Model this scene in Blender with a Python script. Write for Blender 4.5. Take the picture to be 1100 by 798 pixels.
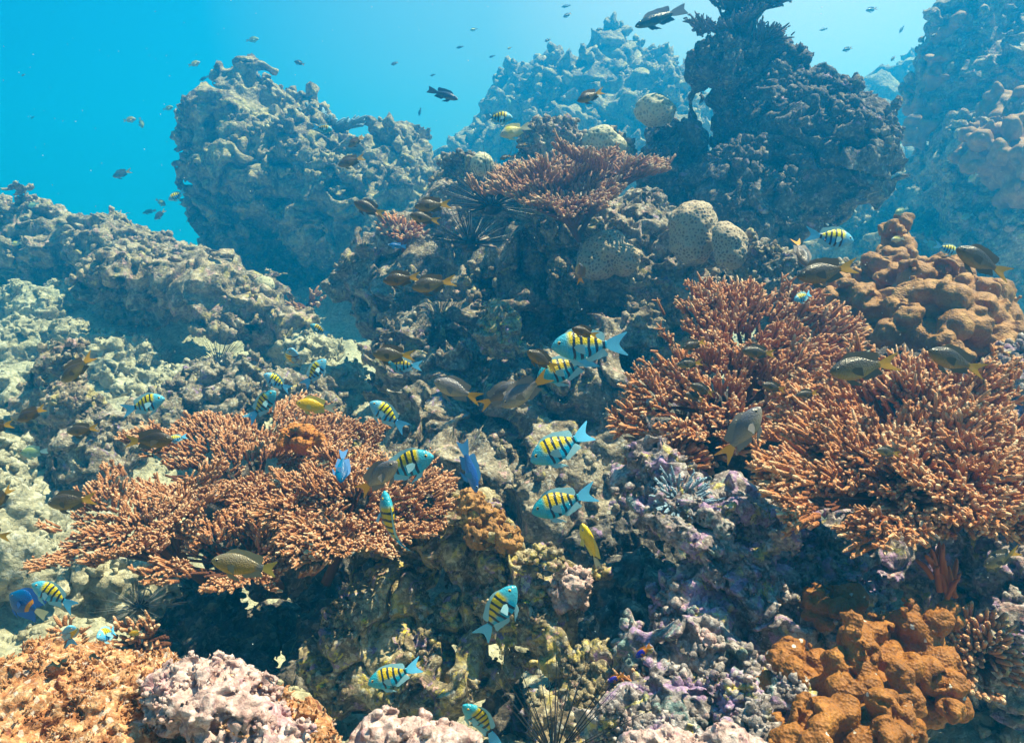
import bpy, math, random
import numpy as np
from mathutils import Vector, Matrix

for o in list(bpy.data.objects):
    bpy.data.objects.remove(o)
SC = bpy.context.scene
COL = SC.collection
R_ = math.radians
random.seed(7)
RNG = np.random.default_rng(11)

# ---------------------------------------------------------------- camera
FPX = 785.0                                   # focal length in photo pixels (photo 1100 x 798)
PITCH = R_(10)
CAM = np.array([0.0, 0.0, 2.0])
FWD = np.array([0, math.cos(PITCH), -math.sin(PITCH)])
UPV = np.array([0, math.sin(PITCH), math.cos(PITCH)])
RIGHT = np.array([1.0, 0, 0])
cd = bpy.data.cameras.new('camera')
cd.sensor_width = 36
cd.lens = FPX / 1100 * 36
cd.clip_start = 0.02
cd.clip_end = 300
cam = bpy.data.objects.new('camera', cd)
COL.objects.link(cam)
cam.location = CAM
cam.rotation_euler = (math.pi / 2 - PITCH, 0, 0)
SC.camera = cam

# ---------------------------------------------------------------- light
SUN_AZ, SUN_EL = R_(72), R_(66)
SDIR = np.array([math.sin(SUN_AZ) * math.cos(SUN_EL), math.cos(SUN_AZ) * math.cos(SUN_EL), math.sin(SUN_EL)])
sl = bpy.data.lights.new('sun', 'SUN')
sl.energy = 5.0
sl.angle = R_(0.6)
sl.color = (1.0, 0.80, 0.61)
sun = bpy.data.objects.new('sun', sl)
COL.objects.link(sun)
sun.rotation_euler = Vector(-SDIR).to_track_quat('-Z', 'Y').to_euler()
sun.location = (3, 3, 9)

W = bpy.data.worlds.new('World')
SC.world = W
W.use_nodes = True
nt = W.node_tree
nt.nodes.clear()
wo = nt.nodes.new('ShaderNodeOutputWorld')
bg = nt.nodes.new('ShaderNodeBackground')
sky = nt.nodes.new('ShaderNodeTexSky')
sky.sky_type = 'NISHITA'
sky.sun_disc = False
sky.sun_elevation = SUN_EL
sky.sun_rotation = SUN_AZ
geo = nt.nodes.new('ShaderNodeTexCoord')
dotn = nt.nodes.new('ShaderNodeVectorMath'); dotn.operation = 'DOT_PRODUCT'
dotn.inputs[1].default_value = tuple(np.array([0.36, 0.88, 0.28]) / np.linalg.norm([0.36, 0.88, 0.28]))
nt.links.new(geo.outputs['Generated'], dotn.inputs[0])
wr = nt.nodes.new('ShaderNodeValToRGB')       # glow of the lit water put into the sky colour, brightest ahead to the right
els = wr.color_ramp.elements
els[0].position = 0.0; els[0].color = (0.022, 0.025, 0.03, 1)
els[1].position = 1.0; els[1].color = (0.74, 0.63, 0.66, 1)
for p_, c_ in ((0.50, (0.001, 0.20, 0.46, 1)), (0.74, (0.008, 0.28, 0.54, 1)), (0.92, (0.27, 0.42, 0.55, 1))):
    e = els.new(p_); e.color = c_
nt.links.new(dotn.outputs['Value'], wr.inputs[0])
sc1 = nt.nodes.new('ShaderNodeVectorMath'); sc1.operation = 'SCALE'; sc1.inputs[3].default_value = 5.0
nt.links.new(wr.outputs[0], sc1.inputs[0])
tint = nt.nodes.new('ShaderNodeVectorMath'); tint.operation = 'MULTIPLY'
tint.inputs[1].default_value = (0.17, 0.14, 0.14)
nt.links.new(sky.outputs[0], tint.inputs[0])
szn = nt.nodes.new('ShaderNodeSeparateXYZ'); nt.links.new(geo.outputs['Generated'], szn.inputs[0])
cone = nt.nodes.new('ShaderNodeMapRange'); cone.interpolation_type = 'SMOOTHSTEP'   # daylight enters the water only through a cone overhead
cone.inputs[1].default_value = 0.40; cone.inputs[2].default_value = 0.75
nt.links.new(szn.outputs[2], cone.inputs[0])
tint2 = nt.nodes.new('ShaderNodeVectorMath'); tint2.operation = 'SCALE'
nt.links.new(tint.outputs[0], tint2.inputs[0]); nt.links.new(cone.outputs[0], tint2.inputs[3])
addn = nt.nodes.new('ShaderNodeVectorMath'); addn.operation = 'ADD'
nt.links.new(sc1.outputs[0], addn.inputs[0]); nt.links.new(tint2.outputs[0], addn.inputs[1])
nt.links.new(addn.outputs[0], bg.inputs[0])
bg.inputs[1].default_value = 0.10
nt.links.new(bg.outputs[0], wo.inputs[0])

SC.view_settings.view_transform = 'Standard'
SC.view_settings.look = 'None'
SC.view_settings.gamma = 1
SC.view_settings.use_curve_mapping = False
SC.view_settings.exposure = 1.5
SC.cycles.use_denoising = True
try:
    SC.cycles.denoiser = 'OPENIMAGEDENOISE'
    SC.cycles.denoising_input_passes = 'RGB_ALBEDO_NORMAL'
except Exception:
    pass
SC.cycles.max_bounces = 5
SC.cycles.diffuse_bounces = 3
SC.cycles.glossy_bounces = 2
SC.cycles.transmission_bounces = 2
SC.cycles.transparent_max_bounces = 8
SC.cycles.volume_bounces = 1
SC.cycles.caustics_reflective = False
SC.cycles.caustics_refractive = False

HAZE_DENSITY = 0.113
HAZE_COLOR = (0.002, 0.175, 0.42)
HAZE_ABSORB = (0.33, 0.75, 0.88)

# ---------------------------------------------------------------- helpers
def at(px, py, d):
    """photo pixel and distance along the view axis -> world point"""
    return CAM + d * (FWD + RIGHT * (px - 550) / FPX - UPV * (py - 399) / FPX)

def WD(d):
    """spacing of the reef in depth"""
    return d if d < 2.0 else 2.0 + (d - 2.0) * 2.2

def mpp(d):
    return d / FPX

def nrm(v):
    v = np.asarray(v, float)
    return v / np.linalg.norm(v)

_L = RNG.random((64, 64, 64)).astype(np.float32)
def vnoise(P):
    P = np.asarray(P, np.float32)
    i = np.floor(P).astype(np.int32)
    f = P - i
    f = f * f * f * (f * (f * 6 - 15) + 10)
    i0 = i & 63; i1 = (i + 1) & 63
    x0, y0, z0 = i0[..., 0], i0[..., 1], i0[..., 2]
    x1, y1, z1 = i1[..., 0], i1[..., 1], i1[..., 2]
    fx, fy, fz = f[..., 0], f[..., 1], f[..., 2]
    a = _L[x0, y0, z0] * (1 - fx) + _L[x1, y0, z0] * fx
    b = _L[x0, y1, z0] * (1 - fx) + _L[x1, y1, z0] * fx
    c = _L[x0, y0, z1] * (1 - fx) + _L[x1, y0, z1] * fx
    d = _L[x0, y1, z1] * (1 - fx) + _L[x1, y1, z1] * fx
    a = a * (1 - fy) + b * fy
    c = c * (1 - fy) + d * fy
    return a * (1 - fz) + c * fz

def fbm(P, octv=4, gain=0.5):
    P = np.asarray(P, np.float32)
    s = np.zeros(P.shape[:-1], np.float32); amp = 1.0; tot = 0
    for k in range(octv):
        s += amp * (vnoise(P * (2.03 ** k) + 17.3 * k) * 2 - 1)
        tot += amp; amp *= gain
    return s / tot

_J = RNG.random((32, 32, 32, 3)).astype(np.float32)
def worley(P):
    P = np.asarray(P, np.float32)
    i = np.floor(P).astype(np.int32)
    f = P - i
    f1 = np.full(P.shape[:-1], 9.0, np.float32); f2 = f1.copy()
    for dx in (-1, 0, 1):
        for dy in (-1, 0, 1):
            for dz in (-1, 0, 1):
                J = _J[(i[..., 0] + dx) & 31, (i[..., 1] + dy) & 31, (i[..., 2] + dz) & 31]
                v = J + np.array([dx, dy, dz], np.float32) - f
                d = (v * v).sum(-1)
                f2 = np.minimum(f2, np.maximum(f1, d))
                f1 = np.minimum(f1, d)
    return np.sqrt(f1), np.sqrt(f2)

def sstep(a, b, x):
    t = np.clip((x - a) / (b - a), 0, 1)
    return t * t * (3 - 2 * t)

def make_mesh(name, V, F4=None, F3=None, mats=(), mi4=None, mi3=None, smooth=True, attrs=None):
    V = np.asarray(V, np.float32)
    me = bpy.data.meshes.new(name)
    n4 = 0 if F4 is None else len(F4); n3 = 0 if F3 is None else len(F3)
    me.vertices.add(len(V)); me.vertices.foreach_set('co', V.ravel())
    parts = []; starts = []
    if n4: parts.append(np.asarray(F4, np.int32).ravel())
    if n3: parts.append(np.asarray(F3, np.int32).ravel())
    loops = np.concatenate(parts)
    starts = np.concatenate([np.arange(n4) * 4, n4 * 4 + np.arange(n3) * 3]).astype(np.int32)
    me.loops.add(len(loops)); me.loops.foreach_set('vertex_index', loops)
    me.polygons.add(n4 + n3); me.polygons.foreach_set('loop_start', starts)
    if mi4 is not None or mi3 is not None:
        mi = np.concatenate([np.zeros(n4) if mi4 is None else mi4, np.zeros(n3) if mi3 is None else mi3]).astype(np.int32)
        me.polygons.foreach_set('material_index', mi)
    me.polygons.foreach_set('use_smooth', np.full(n4 + n3, smooth, bool))
    for m in mats: me.materials.append(m)
    if attrs:
        for k, a in attrs.items():
            at_ = me.attributes.new(k, 'FLOAT', 'POINT')
            at_.data.foreach_set('value', np.asarray(a, np.float32))
    me.update(calc_edges=True)
    me.validate()
    return me

def link(name, me, parent=None, loc=None):
    o = bpy.data.objects.new(name, me)
    COL.objects.link(o)
    if parent is not None: o.parent = parent
    if loc is not None: o.location = loc
    return o

def empty(name, loc):
    o = bpy.data.objects.new(name, None)
    o.empty_display_size = 0.05
    COL.objects.link(o); o.location = loc
    return o

def tag(o, label=None, cat=None, group=None, kind=None):
    if label: o['label'] = label
    if cat: o['category'] = cat
    if group: o['group'] = group
    if kind: o['kind'] = kind
    return o

# ---------------------------------------------------------------- materials
class NT:
    def __init__(s, name):
        s.m = bpy.data.materials.new(name); s.m.use_nodes = True
        s.t = s.m.node_tree; s.t.nodes.clear()
        s.out = s.n('ShaderNodeOutputMaterial')
        s.b = s.n('ShaderNodeBsdfPrincipled')
        s.t.links.new(s.b.outputs[0], s.out.inputs[0])
        s.tc = s.n('ShaderNodeTexCoord')
    def n(s, typ, **kw):
        x = s.t.nodes.new(typ)
        for k, v in kw.items(): setattr(x, k, v)
        return x
    def l(s, a, b): s.t.links.new(a, b)
    def noise(s, scale, detail=6, rough=0.6, dist=0.0, co=None):
        x = s.n('ShaderNodeTexNoise')
        x.inputs['Scale'].default_value = scale; x.inputs['Detail'].default_value = detail
        x.inputs['Roughness'].default_value = rough; x.inputs['Distortion'].default_value = dist
        s.l(co or s.tc.outputs['Object'], x.inputs['Vector']); return x
    def vor(s, scale, feature='F1', co=None):
        x = s.n('ShaderNodeTexVoronoi'); x.feature = feature
        x.inputs['Scale'].default_value = scale
        s.l(co or s.tc.outputs['Object'], x.inputs['Vector']); return x
    def ramp(s, fac, stops, interp='LINEAR'):
        x = s.n('ShaderNodeValToRGB'); x.color_ramp.interpolation = interp
        e = x.color_ramp.elements
        while len(e) < len(stops): e.new(0.5)
        for q, (p, c) in zip(e, stops):
            q.position = p; q.color = (c, c, c, 1) if not hasattr(c, '__len__') else (*c, 1)
        s.l(fac, x.inputs[0]); return x.outputs[0]
    def mix(s, fac, a, b, mode='MIX'):
        x = s.n('ShaderNodeMix', data_type='RGBA', blend_type=mode)
        for sock, v in ((x.inputs['Factor'], fac), (x.inputs[6], a), (x.inputs[7], b)):
            if hasattr(v, 'is_linked'): s.l(v, sock)
            elif hasattr(v, '__len__'): sock.default_value = (*v, 1)
            else: sock.default_value = v
        return x.outputs[2]
    def math(s, op, a, b=0.0, c=None, clamp=False):
        x = s.n('ShaderNodeMath', operation=op); x.use_clamp = clamp
        for i, v in enumerate((a, b, c)):
            if v is None: continue
            if hasattr(v, 'is_linked'): s.l(v, x.inputs[i])
            else: x.inputs[i].default_value = v
        return x.outputs[0]
    def mapr(s, v, a, b, lo=0.0, hi=1.0):
        x = s.n('ShaderNodeMapRange', interpolation_type='SMOOTHSTEP')
        s.l(v, x.inputs[0])
        for i, q in enumerate((a, b, lo, hi)): x.inputs[i + 1].default_value = q
        return x.outputs[0]
    def bump(s, h, strength=0.5, dist=0.01, normal=None):
        x = s.n('ShaderNodeBump'); x.inputs['Strength'].default_value = strength
        x.inputs['Distance'].default_value = dist
        s.l(h, x.inputs['Height'])
        if normal is not None: s.l(normal, x.inputs['Normal'])
        return x.outputs[0]
    def fin(s, col=None, rough=0.8, normal=None, spec=0.25):
        if col is not None:
            if hasattr(col, 'is_linked'): s.l(col, s.b.inputs['Base Color'])
            else: s.b.inputs['Base Color'].default_value = (*col, 1)
        if hasattr(rough, 'is_linked'): s.l(rough, s.b.inputs['Roughness'])
        else: s.b.inputs['Roughness'].default_value = rough
        s.b.inputs['Specular IOR Level'].default_value = spec
        if normal is not None: s.l(normal, s.b.inputs['Normal'])
        return s.m

def rock_mat(name, cols, size=0.06, patches=(), speck=0.5, bump=1.0, fine=0.008):
    """encrusted reef rock. cols: dark..pale palette of the base; patches: (colour, size, threshold) of encrusting growth"""
    s = NT(name)
    n1 = s.noise(0.6 / size, 10, 0.70, 0.8)
    st = [(0.28 + 0.44 * i / (len(cols) - 1), c) for i, c in enumerate(cols)]
    c = s.ramp(n1.outputs[0], st)
    for i, (pc, ps, th) in enumerate(patches):
        mp = s.n('ShaderNodeMapping'); mp.inputs['Location'].default_value = (3.1 * i + 1.7, 5.3 * i, 2.2 * i)
        s.l(s.tc.outputs['Object'], mp.inputs['Vector'])
        pn = s.noise(1 / ps, 7, 0.62, 0.9, mp.outputs[0])
        c = s.mix(s.mapr(pn.outputs[0], th, th + 0.06), c, pc)
    v = s.vor(1 / (fine * 1.6))
    sep = s.n('ShaderNodeSeparateColor'); s.l(v.outputs['Color'], sep.inputs[0])
    val = s.mapr(sep.outputs[0], 0.0, 1.0, 1 - speck * 0.36, 1 + speck * 0.40)
    vc = s.n('ShaderNodeCombineColor')
    for k in range(3): s.l(val, vc.inputs[k])
    c = s.mix(1.0, c, vc.outputs[0], 'MULTIPLY')
    pale = s.mapr(sep.outputs[1], 0.92, 0.95)
    c = s.mix(s.math('MULTIPLY', pale, speck * 0.5), c, tuple(min(0.75, x * 1.5 + 0.12) for x in cols[-1]))
    nm = s.noise(0.45 / fine, 6, 0.75, 0.5)
    c = s.mix(s.mapr(nm.outputs[0], 0.53, 0.66, 0.0, 0.7), c, tuple(min(0.8, x * 1.15 + 0.04) for x in cols[-1]))
    c = s.mix(s.mapr(nm.outputs[0], 0.46, 0.34, 0.0, 0.75), c, cols[0])
    nf = s.noise(1 / fine, 5, 0.7)
    c = s.mix(0.5, c, s.ramp(nf.outputs[0], [(0.3, 0.45), (0.62, 1.0)]), 'MULTIPLY')
    h = s.math('ADD', s.math('MULTIPLY', v.outputs['Distance'], -0.7), nf.outputs[0])
    b = s.bump(h, 0.75 * bump, fine * 0.9)
    n2 = s.noise(1 / (fine * 3.5), 4, 0.6)
    b = s.bump(n2.outputs[0], 0.6 * bump, fine * 2.0, b)
    return s.fin(c, 0.88, b, 0.15)

CREAM = (0.60, 0.52, 0.39); TAN = (0.40, 0.31, 0.21); BROWN = (0.15, 0.11, 0.075); DARK = (0.05, 0.04, 0.035)
OLIVE = (0.50, 0.39, 0.12); PINK = (0.46, 0.28, 0.26); PURPLE = (0.30, 0.19, 0.34); GREYP = (0.42, 0.37, 0.38)
M = {}
M['far'] = rock_mat('far_reef_rock', [DARK, BROWN, (0.38, 0.31, 0.19), (0.60, 0.52, 0.33)], 0.16, [((0.44, 0.36, 0.16), 0.2, 0.55)], 0.6, 1.0, 0.02)
M['ridge'] = rock_mat('ridge_rock', [DARK, BROWN, TAN, CREAM], 0.10, [((0.46, 0.37, 0.16), 0.14, 0.56), (PINK, 0.10, 0.56)], 0.6, 1.0, 0.012)
M['dark'] = rock_mat('shade_toned_reef_rock', [(0.025, 0.025, 0.03), (0.07, 0.06, 0.06), (0.15, 0.125, 0.11), (0.38, 0.33, 0.27)], 0.09, [(PURPLE, 0.08, 0.62), ((0.28, 0.22, 0.12), 0.10, 0.6)], 0.6, 1.0, 0.012)  # near-black palette: shade of the overhang and hollows put into the colour
M['slope'] = rock_mat('slope_rock', [DARK, BROWN, (0.34, 0.28, 0.21), (0.56, 0.50, 0.40)], 0.07, [((0.40, 0.34, 0.14), 0.10, 0.58), (PURPLE, 0.07, 0.60), (PINK, 0.08, 0.60)], 0.7, 1.0, 0.009)
M['olive'] = rock_mat('olive_encrusted_rock', [DARK, (0.16, 0.12, 0.08), (0.42, 0.34, 0.20), (0.62, 0.54, 0.38)], 0.05, [(OLIVE, 0.07, 0.54), ((0.62, 0.50, 0.06), 0.05, 0.61), (PURPLE, 0.06, 0.58), ((0.52, 0.30, 0.27), 0.06, 0.60)], 0.75, 1.0, 0.007)
M['purple'] = rock_mat('lilac_encrusted_rock', [(0.05, 0.04, 0.045), (0.19, 0.15, 0.15), (0.40, 0.34, 0.32), (0.62, 0.55, 0.51)], 0.045, [((0.38, 0.24, 0.40), 0.09, 0.52), ((0.50, 0.42, 0.14), 0.07, 0.58), ((0.55, 0.36, 0.34), 0.07, 0.58), ((0.20, 0.28, 0.27), 0.10, 0.58), ((0.22, 0.10, 0.11), 0.05, 0.62)], 0.75, 1.0, 0.006)
M['boulder'] = rock_mat('orange_turf_boulder', [(0.15, 0.05, 0.025), (0.40, 0.16, 0.065), (0.62, 0.33, 0.16), (0.74, 0.56, 0.40)], 0.014, [((0.55, 0.46, 0.08), 0.016, 0.72), ((0.24, 0.08, 0.05), 0.03, 0.62)], 0.8, 1.0, 0.004)
M['pinkish'] = rock_mat('pink_crust', [(0.26, 0.13, 0.12), (0.46, 0.29, 0.26), (0.60, 0.44, 0.40), (0.70, 0.58, 0.53)], 0.03, [((0.46, 0.26, 0.28), 0.03, 0.56), ((0.58, 0.44, 0.22), 0.03, 0.64)], 0.5, 0.8, 0.004)
M['sand'] = rock_mat('silty_rubble', [(0.22, 0.19, 0.13), (0.36, 0.32, 0.22), (0.50, 0.46, 0.33), (0.60, 0.55, 0.42)], 0.14, [(BROWN, 0.09, 0.62)], 0.55, 1.0, 0.013)

def lump_mat(name, base, hi, spots=0.35):
    s = NT(name)
    n = s.noise(16, 7, 0.65, 0.4); c = s.ramp(n.outputs[0], [(0.30, tuple(x * 0.55 for x in base)), (0.52, base), (0.72, hi)])
    v = s.vor(190); nf = s.noise(150, 4, 0.65)
    c = s.mix(0.6, c, s.ramp(v.outputs['Distance'], [(0.05, 0.5), (0.5, 1.0)]), 'MULTIPLY')
    c = s.mix(0.4, c, s.ramp(nf.outputs[0], [(0.35, 0.5), (0.65, 1.0)]), 'MULTIPLY')
    if spots:
        vs = s.vor(38); se = s.n('ShaderNodeSeparateColor'); s.l(vs.outputs['Color'], se.inputs[0])
        d = s.math('ADD', vs.outputs['Distance'], s.math('MULTIPLY', s.math('SUBTRACT', nf.outputs[0], 0.5), 0.35))
        sp = s.math('MULTIPLY', s.mapr(d, 0.17, 0.11), s.mapr(se.outputs[0], 1 - spots, 1.02 - spots))
        c = s.mix(sp, c, (0.62, 0.57, 0.50))
    h = s.math('ADD', v.outputs['Distance'], nf.outputs[0])
    return s.fin(c, 0.6, s.bump(h, 0.6, 0.004), 0.3)
M['brown_lump'] = lump_mat('brown_lobed_coral', (0.33, 0.12, 0.018), (0.50, 0.215, 0.042))
M['orange_lump'] = lump_mat('orange_lobed_coral', (0.55, 0.20, 0.035), (0.68, 0.30, 0.06), 0.0)
M['tan_lump'] = lump_mat('tan_lobed_coral', (0.40, 0.19, 0.055), (0.56, 0.32, 0.11), 0.12)

def brain_mat(name, a, b):
    s = NT(name)
    at_ = s.n('ShaderNodeAttribute'); at_.attribute_name = 'cell'
    c = s.ramp(at_.outputs['Fac'], [(0.0, b), (0.35, a), (1.0, tuple(min(0.8, x * 1.15) for x in a))])
    n = s.noise(90, 5, 0.6)
    c = s.mix(0.5, c, s.ramp(n.outputs[0], [(0.3, 0.55), (0.7, 1.0)]), 'MULTIPLY')
    return s.fin(c, 0.8, s.bump(n.outputs[0], 0.4, 0.004), 0.2)
M['brain'] = brain_mat('honeycomb_coral', (0.46, 0.36, 0.25), (0.22, 0.15, 0.10))
M['brain_green'] = brain_mat('pale_honeycomb_coral', (0.50, 0.46, 0.32), (0.26, 0.24, 0.15))

def staghorn_mat(name, base, mid, tip):
    s = NT(name)
    at_ = s.n('ShaderNodeAttribute'); at_.attribute_name = 'tip'
    n = s.noise(9, 5, 0.6); nf = s.noise(160, 3, 0.6); v = s.vor(300)
    f = s.math('ADD', at_.outputs['Fac'], s.math('MULTIPLY', s.math('SUBTRACT', n.outputs[0], 0.5), 0.35))
    c = s.ramp(f, [(0.0, base), (0.25, tuple(b_ * .7 + m_ * .3 for b_, m_ in zip(base, mid))), (0.62, mid), (0.82, tuple((m * .65 + t * .35) for m, t in zip(mid, tip))), (0.97, tip)])
    c = s.mix(0.5, c, s.ramp(v.outputs['Distance'], [(0.1, 1.0), (0.6, 0.6)]), 'MULTIPLY')
    h = s.math('ADD', s.math('MULTIPLY', v.outputs['Distance'], -1.0), s.math('MULTIPLY', nf.outputs[0], 0.6))
    return s.fin(c, 0.75, s.bump(h, 0.7, 0.003), 0.2)
M['stag'] = staghorn_mat('orange_branching_coral', (0.15, 0.045, 0.02), (0.56, 0.215, 0.075), (0.97, 0.72, 0.46))
M['stag_left'] = staghorn_mat('brown_branching_coral', (0.13, 0.045, 0.022), (0.50, 0.205, 0.085), (0.95, 0.67, 0.43))
M['stag_far'] = staghorn_mat('dusky_branching_coral', (0.16, 0.055, 0.03), (0.46, 0.21, 0.095), (0.92, 0.68, 0.45))
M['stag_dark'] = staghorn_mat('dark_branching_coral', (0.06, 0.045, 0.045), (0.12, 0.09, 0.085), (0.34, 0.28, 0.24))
M['stag_blue'] = staghorn_mat('blue_tipped_coral', (0.16, 0.20, 0.24), (0.28, 0.40, 0.50), (0.45, 0.65, 0.78))
M['stag_pale'] = staghorn_mat('pale_dead_coral', (0.26, 0.19, 0.19), (0.42, 0.34, 0.34), (0.60, 0.54, 0.50))
M['sponge'] = NT('orange_sponge').fin((0.55, 0.13, 0.02), 0.7)
s_ = NT('urchin_black'); M['urchin'] = s_.fin((0.012, 0.012, 0.016), 0.35, None, 0.5)
s_ = NT('urchin_grey_spine'); M['spine_pale'] = s_.fin((0.16, 0.16, 0.15), 0.4, None, 0.5)
s_ = NT('marine_snow'); M['snow'] = s_.fin((0.75, 0.78, 0.78), 0.8)

# ---------------------------------------------------------------- solid reef shapes (signed distance field -> surface nets)
def surface_nets(V, org, h):
    S = V < 0
    nx, ny, nz = V.shape
    cnt = np.zeros((nx - 1, ny - 1, nz - 1), np.uint8)
    corners = [(i, j, k) for i in (0, 1) for j in (0, 1) for k in (0, 1)]
    for i, j, k in corners:
        cnt += S[i:nx - 1 + i, j:ny - 1 + j, k:nz - 1 + k]
    act = (cnt > 0) & (cnt < 8)
    ci = np.argwhere(act)
    idx = np.full(act.shape, -1, np.int32); idx[act] = np.arange(len(ci))
    cv = {}
    for c in corners:
        cv[c] = V[ci[:, 0] + c[0], ci[:, 1] + c[1], ci[:, 2] + c[2]]
    acc = np.zeros((len(ci), 3), np.float32); num = np.zeros(len(ci), np.float32)
    for a in corners:
        for ax in range(3):
            if a[ax] == 1: continue
            b = list(a); b[ax] = 1; b = tuple(b)
            va, vb = cv[a], cv[b]
            m = (va < 0) != (vb < 0)
            t = np.where(m, va / np.where(m, va - vb, 1), 0)
            p = np.tile(np.array(a, np.float32), (len(ci), 1)); p[:, ax] += t
            acc += p * m[:, None]; num += m
    P = (ci + acc / np.maximum(num, 1)[:, None]) * h + org
    quads = []
    for ax in range(3):
        sl0 = [slice(None)] * 3; sl1 = [slice(None)] * 3
        sl0[ax] = slice(0, -1); sl1[ax] = slice(1, None)
        A, B = S[tuple(sl0)], S[tuple(sl1)]
        e = np.argwhere(A != B)
        o1, o2 = [(1, 2), (2, 0), (0, 1)][ax]
        dim = act.shape
        ok = (e[:, o1] > 0) & (e[:, o2] > 0) & (e[:, o1] < dim[o1]) & (e[:, o2] < dim[o2])
        e = e[ok]
        def cell(d1, d2):
            q = e.copy(); q[:, o1] -= d1; q[:, o2] -= d2
            return idx[q[:, 0], q[:, 1], q[:, 2]]
        q = np.stack([cell(1, 1), cell(0, 1), cell(0, 0), cell(1, 0)], 1)
        flip = ~A[e[:, 0], e[:, 1], e[:, 2]]
        q[flip] = q[flip][:, ::-1]
        quads.append(q)
    Q = np.concatenate(quads)
    Q = Q[(Q >= 0).all(1)]
    return P, Q

def drop_crumbs(P, Q, frac=0.03):
    """keep only the connected pieces that hold more than frac of the vertices"""
    lab = np.arange(len(P))
    for _ in range(400):
        m = lab[Q].min(1)
        new = lab.copy(); np.minimum.at(new, Q.ravel(), np.repeat(m, 4))
        new = new[new]; new = new[new]
        if (new == lab).all(): break
        lab = new
    cnt = np.bincount(lab, minlength=len(P))
    keep = cnt[lab] > frac * len(P)
    if keep.all(): return P, Q
    idx = np.cumsum(keep) - 1
    return P[keep], idx[Q[keep[Q].all(1)]]

def vert_normals(P, Q):
    n = np.cross(P[Q[:, 2]] - P[Q[:, 0]], P[Q[:, 3]] - P[Q[:, 1]])
    N = np.zeros_like(P)
    for k in range(4):
        for a in range(3):
            N[:, a] += np.bincount(Q[:, k], n[:, a], len(P))
    return N / np.maximum(np.linalg.norm(N, axis=1, keepdims=True), 1e-12)

def blob_list(blobs):
    """(px, py, depth, radius px, [depth stretch], [height stretch]) -> centre, radii in metres"""
    out = []
    for b in blobs:
        px, py, d, r = b[:4]
        ky = b[4] if len(b) > 4 else 1.0
        kz = b[5] if len(b) > 5 else 1.0
        d = WD(d); r = r * mpp(d)
        out.append((at(px, py, d), np.array([r, r * ky, r * kz])))
    return out

def sdf_solid(bl, voxel, k, detail, band):
    lo = np.min([c - r for c, r in bl], 0) - band * 1.3 - 2 * voxel
    hi = np.max([c + r for c, r in bl], 0) + band * 1.3 + 2 * voxel
    n = np.ceil((hi - lo) / voxel).astype(int) + 1
    ax = [lo[i] + np.arange(n[i]) * voxel for i in range(3)]
    V = np.full(n, 10.0, np.float32)
    mar = band * 1.3 + k + 2 * voxel
    for c, r in bl:
        sl = tuple(slice(max(0, int((c[i] - r[i] - mar - lo[i]) / voxel)), int((c[i] + r[i] + mar - lo[i]) / voxel) + 2) for i in range(3))
        g = [((ax[i][sl[i]] - c[i]) / r[i]).astype(np.float32) for i in range(3)]
        q = np.sqrt(g[0][:, None, None] ** 2 + g[1][None, :, None] ** 2 + g[2][None, None, :] ** 2)
        d = (q - 1) * float(r.min())
        v = V[sl]
        hh = np.maximum(k - np.abs(v - d), 0) / k
        V[sl] = np.minimum(v, d) - hh * hh * k * 0.25
    m = np.argwhere(np.abs(V) < band * 1.25)
    P = (m * voxel + lo).astype(np.float32)
    step = 300000
    for s0 in range(0, len(m), step):
        mm = m[s0:s0 + step]
        V[mm[:, 0], mm[:, 1], mm[:, 2]] -= detail(P[s0:s0 + step])
    return drop_crumbs(*surface_nets(V, lo, voxel))

def knob(P):
    f1, f2 = worley(P)
    return np.sqrt(np.clip(1 - (f1 / 0.85) ** 2, 0, 1))

def reef_detail(size, amp=1.0, rough=1.0, pits=1.0, seed=0.0, flat=1.7):
    """size: scale of the largest knobs in metres"""
    def d(P):
        Q = P + np.float32(seed)
        w = np.stack([vnoise(Q * (1.1 / size)), vnoise(Q * (1.1 / size) + 31.7), vnoise(Q * (1.1 / size) + 77.1)], -1) - 0.5
        Q = Q + w * size * 1.3
        Qz = Q * np.array([1, 1, flat], np.float32)          # ledges: features flatter than wide
        t = 1.7 * size * fbm(Q / (size * 4.0), 3) * amp
        r1 = 1 - np.abs(vnoise(Qz / (size * 1.9) + 3) * 2 - 1)
        t += 0.75 * size * (r1 - 0.55) * amp
        t += 0.55 * size * (knob(Qz / size * 0.62) - 0.45) * amp
        msk = sstep(0.25, 0.7, vnoise(Q / size * 0.5 + 9))
        r2 = 1 - np.abs(vnoise(Qz / size * 1.7 + 13) * 2 - 1)
        t += 0.24 * size * rough * (r2 - 0.55)
        t += 0.22 * size * rough * (knob(Q / size * 2.0 + 5) - 0.4) * (0.05 + 1.1 * msk)
        r3 = 1 - np.abs(vnoise(Q / size * 4.6 + 23) * 2 - 1)
        t += 0.10 * size * rough * (r3 - 0.5) * (0.5 + msk)
        t += 0.07 * size * rough * (vnoise(Q / size * 10) - 0.5)
        cr = np.abs(vnoise(Q / (size * 1.6) + 51) * 2 - 1)
        t -= 0.85 * size * np.clip(1 - cr / 0.15, 0, 1)
        if pits:
            t -= pits * 0.7 * size * sstep(0.66, 0.76, vnoise(Q / size * 1.1 + 40))
        return t
    return d

_ico = None
def ico_template():
    global _ico
    if _ico is None:
        import bmesh
        bm = bmesh.new(); bmesh.ops.create_icosphere(bm, subdivisions=2, radius=1)
        _ico = (np.array([v.co[:] for v in bm.verts], np.float32), np.array([[v.index for v in f.verts] for f in bm.faces], np.int32))
        bm.free()
    return _ico

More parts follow.
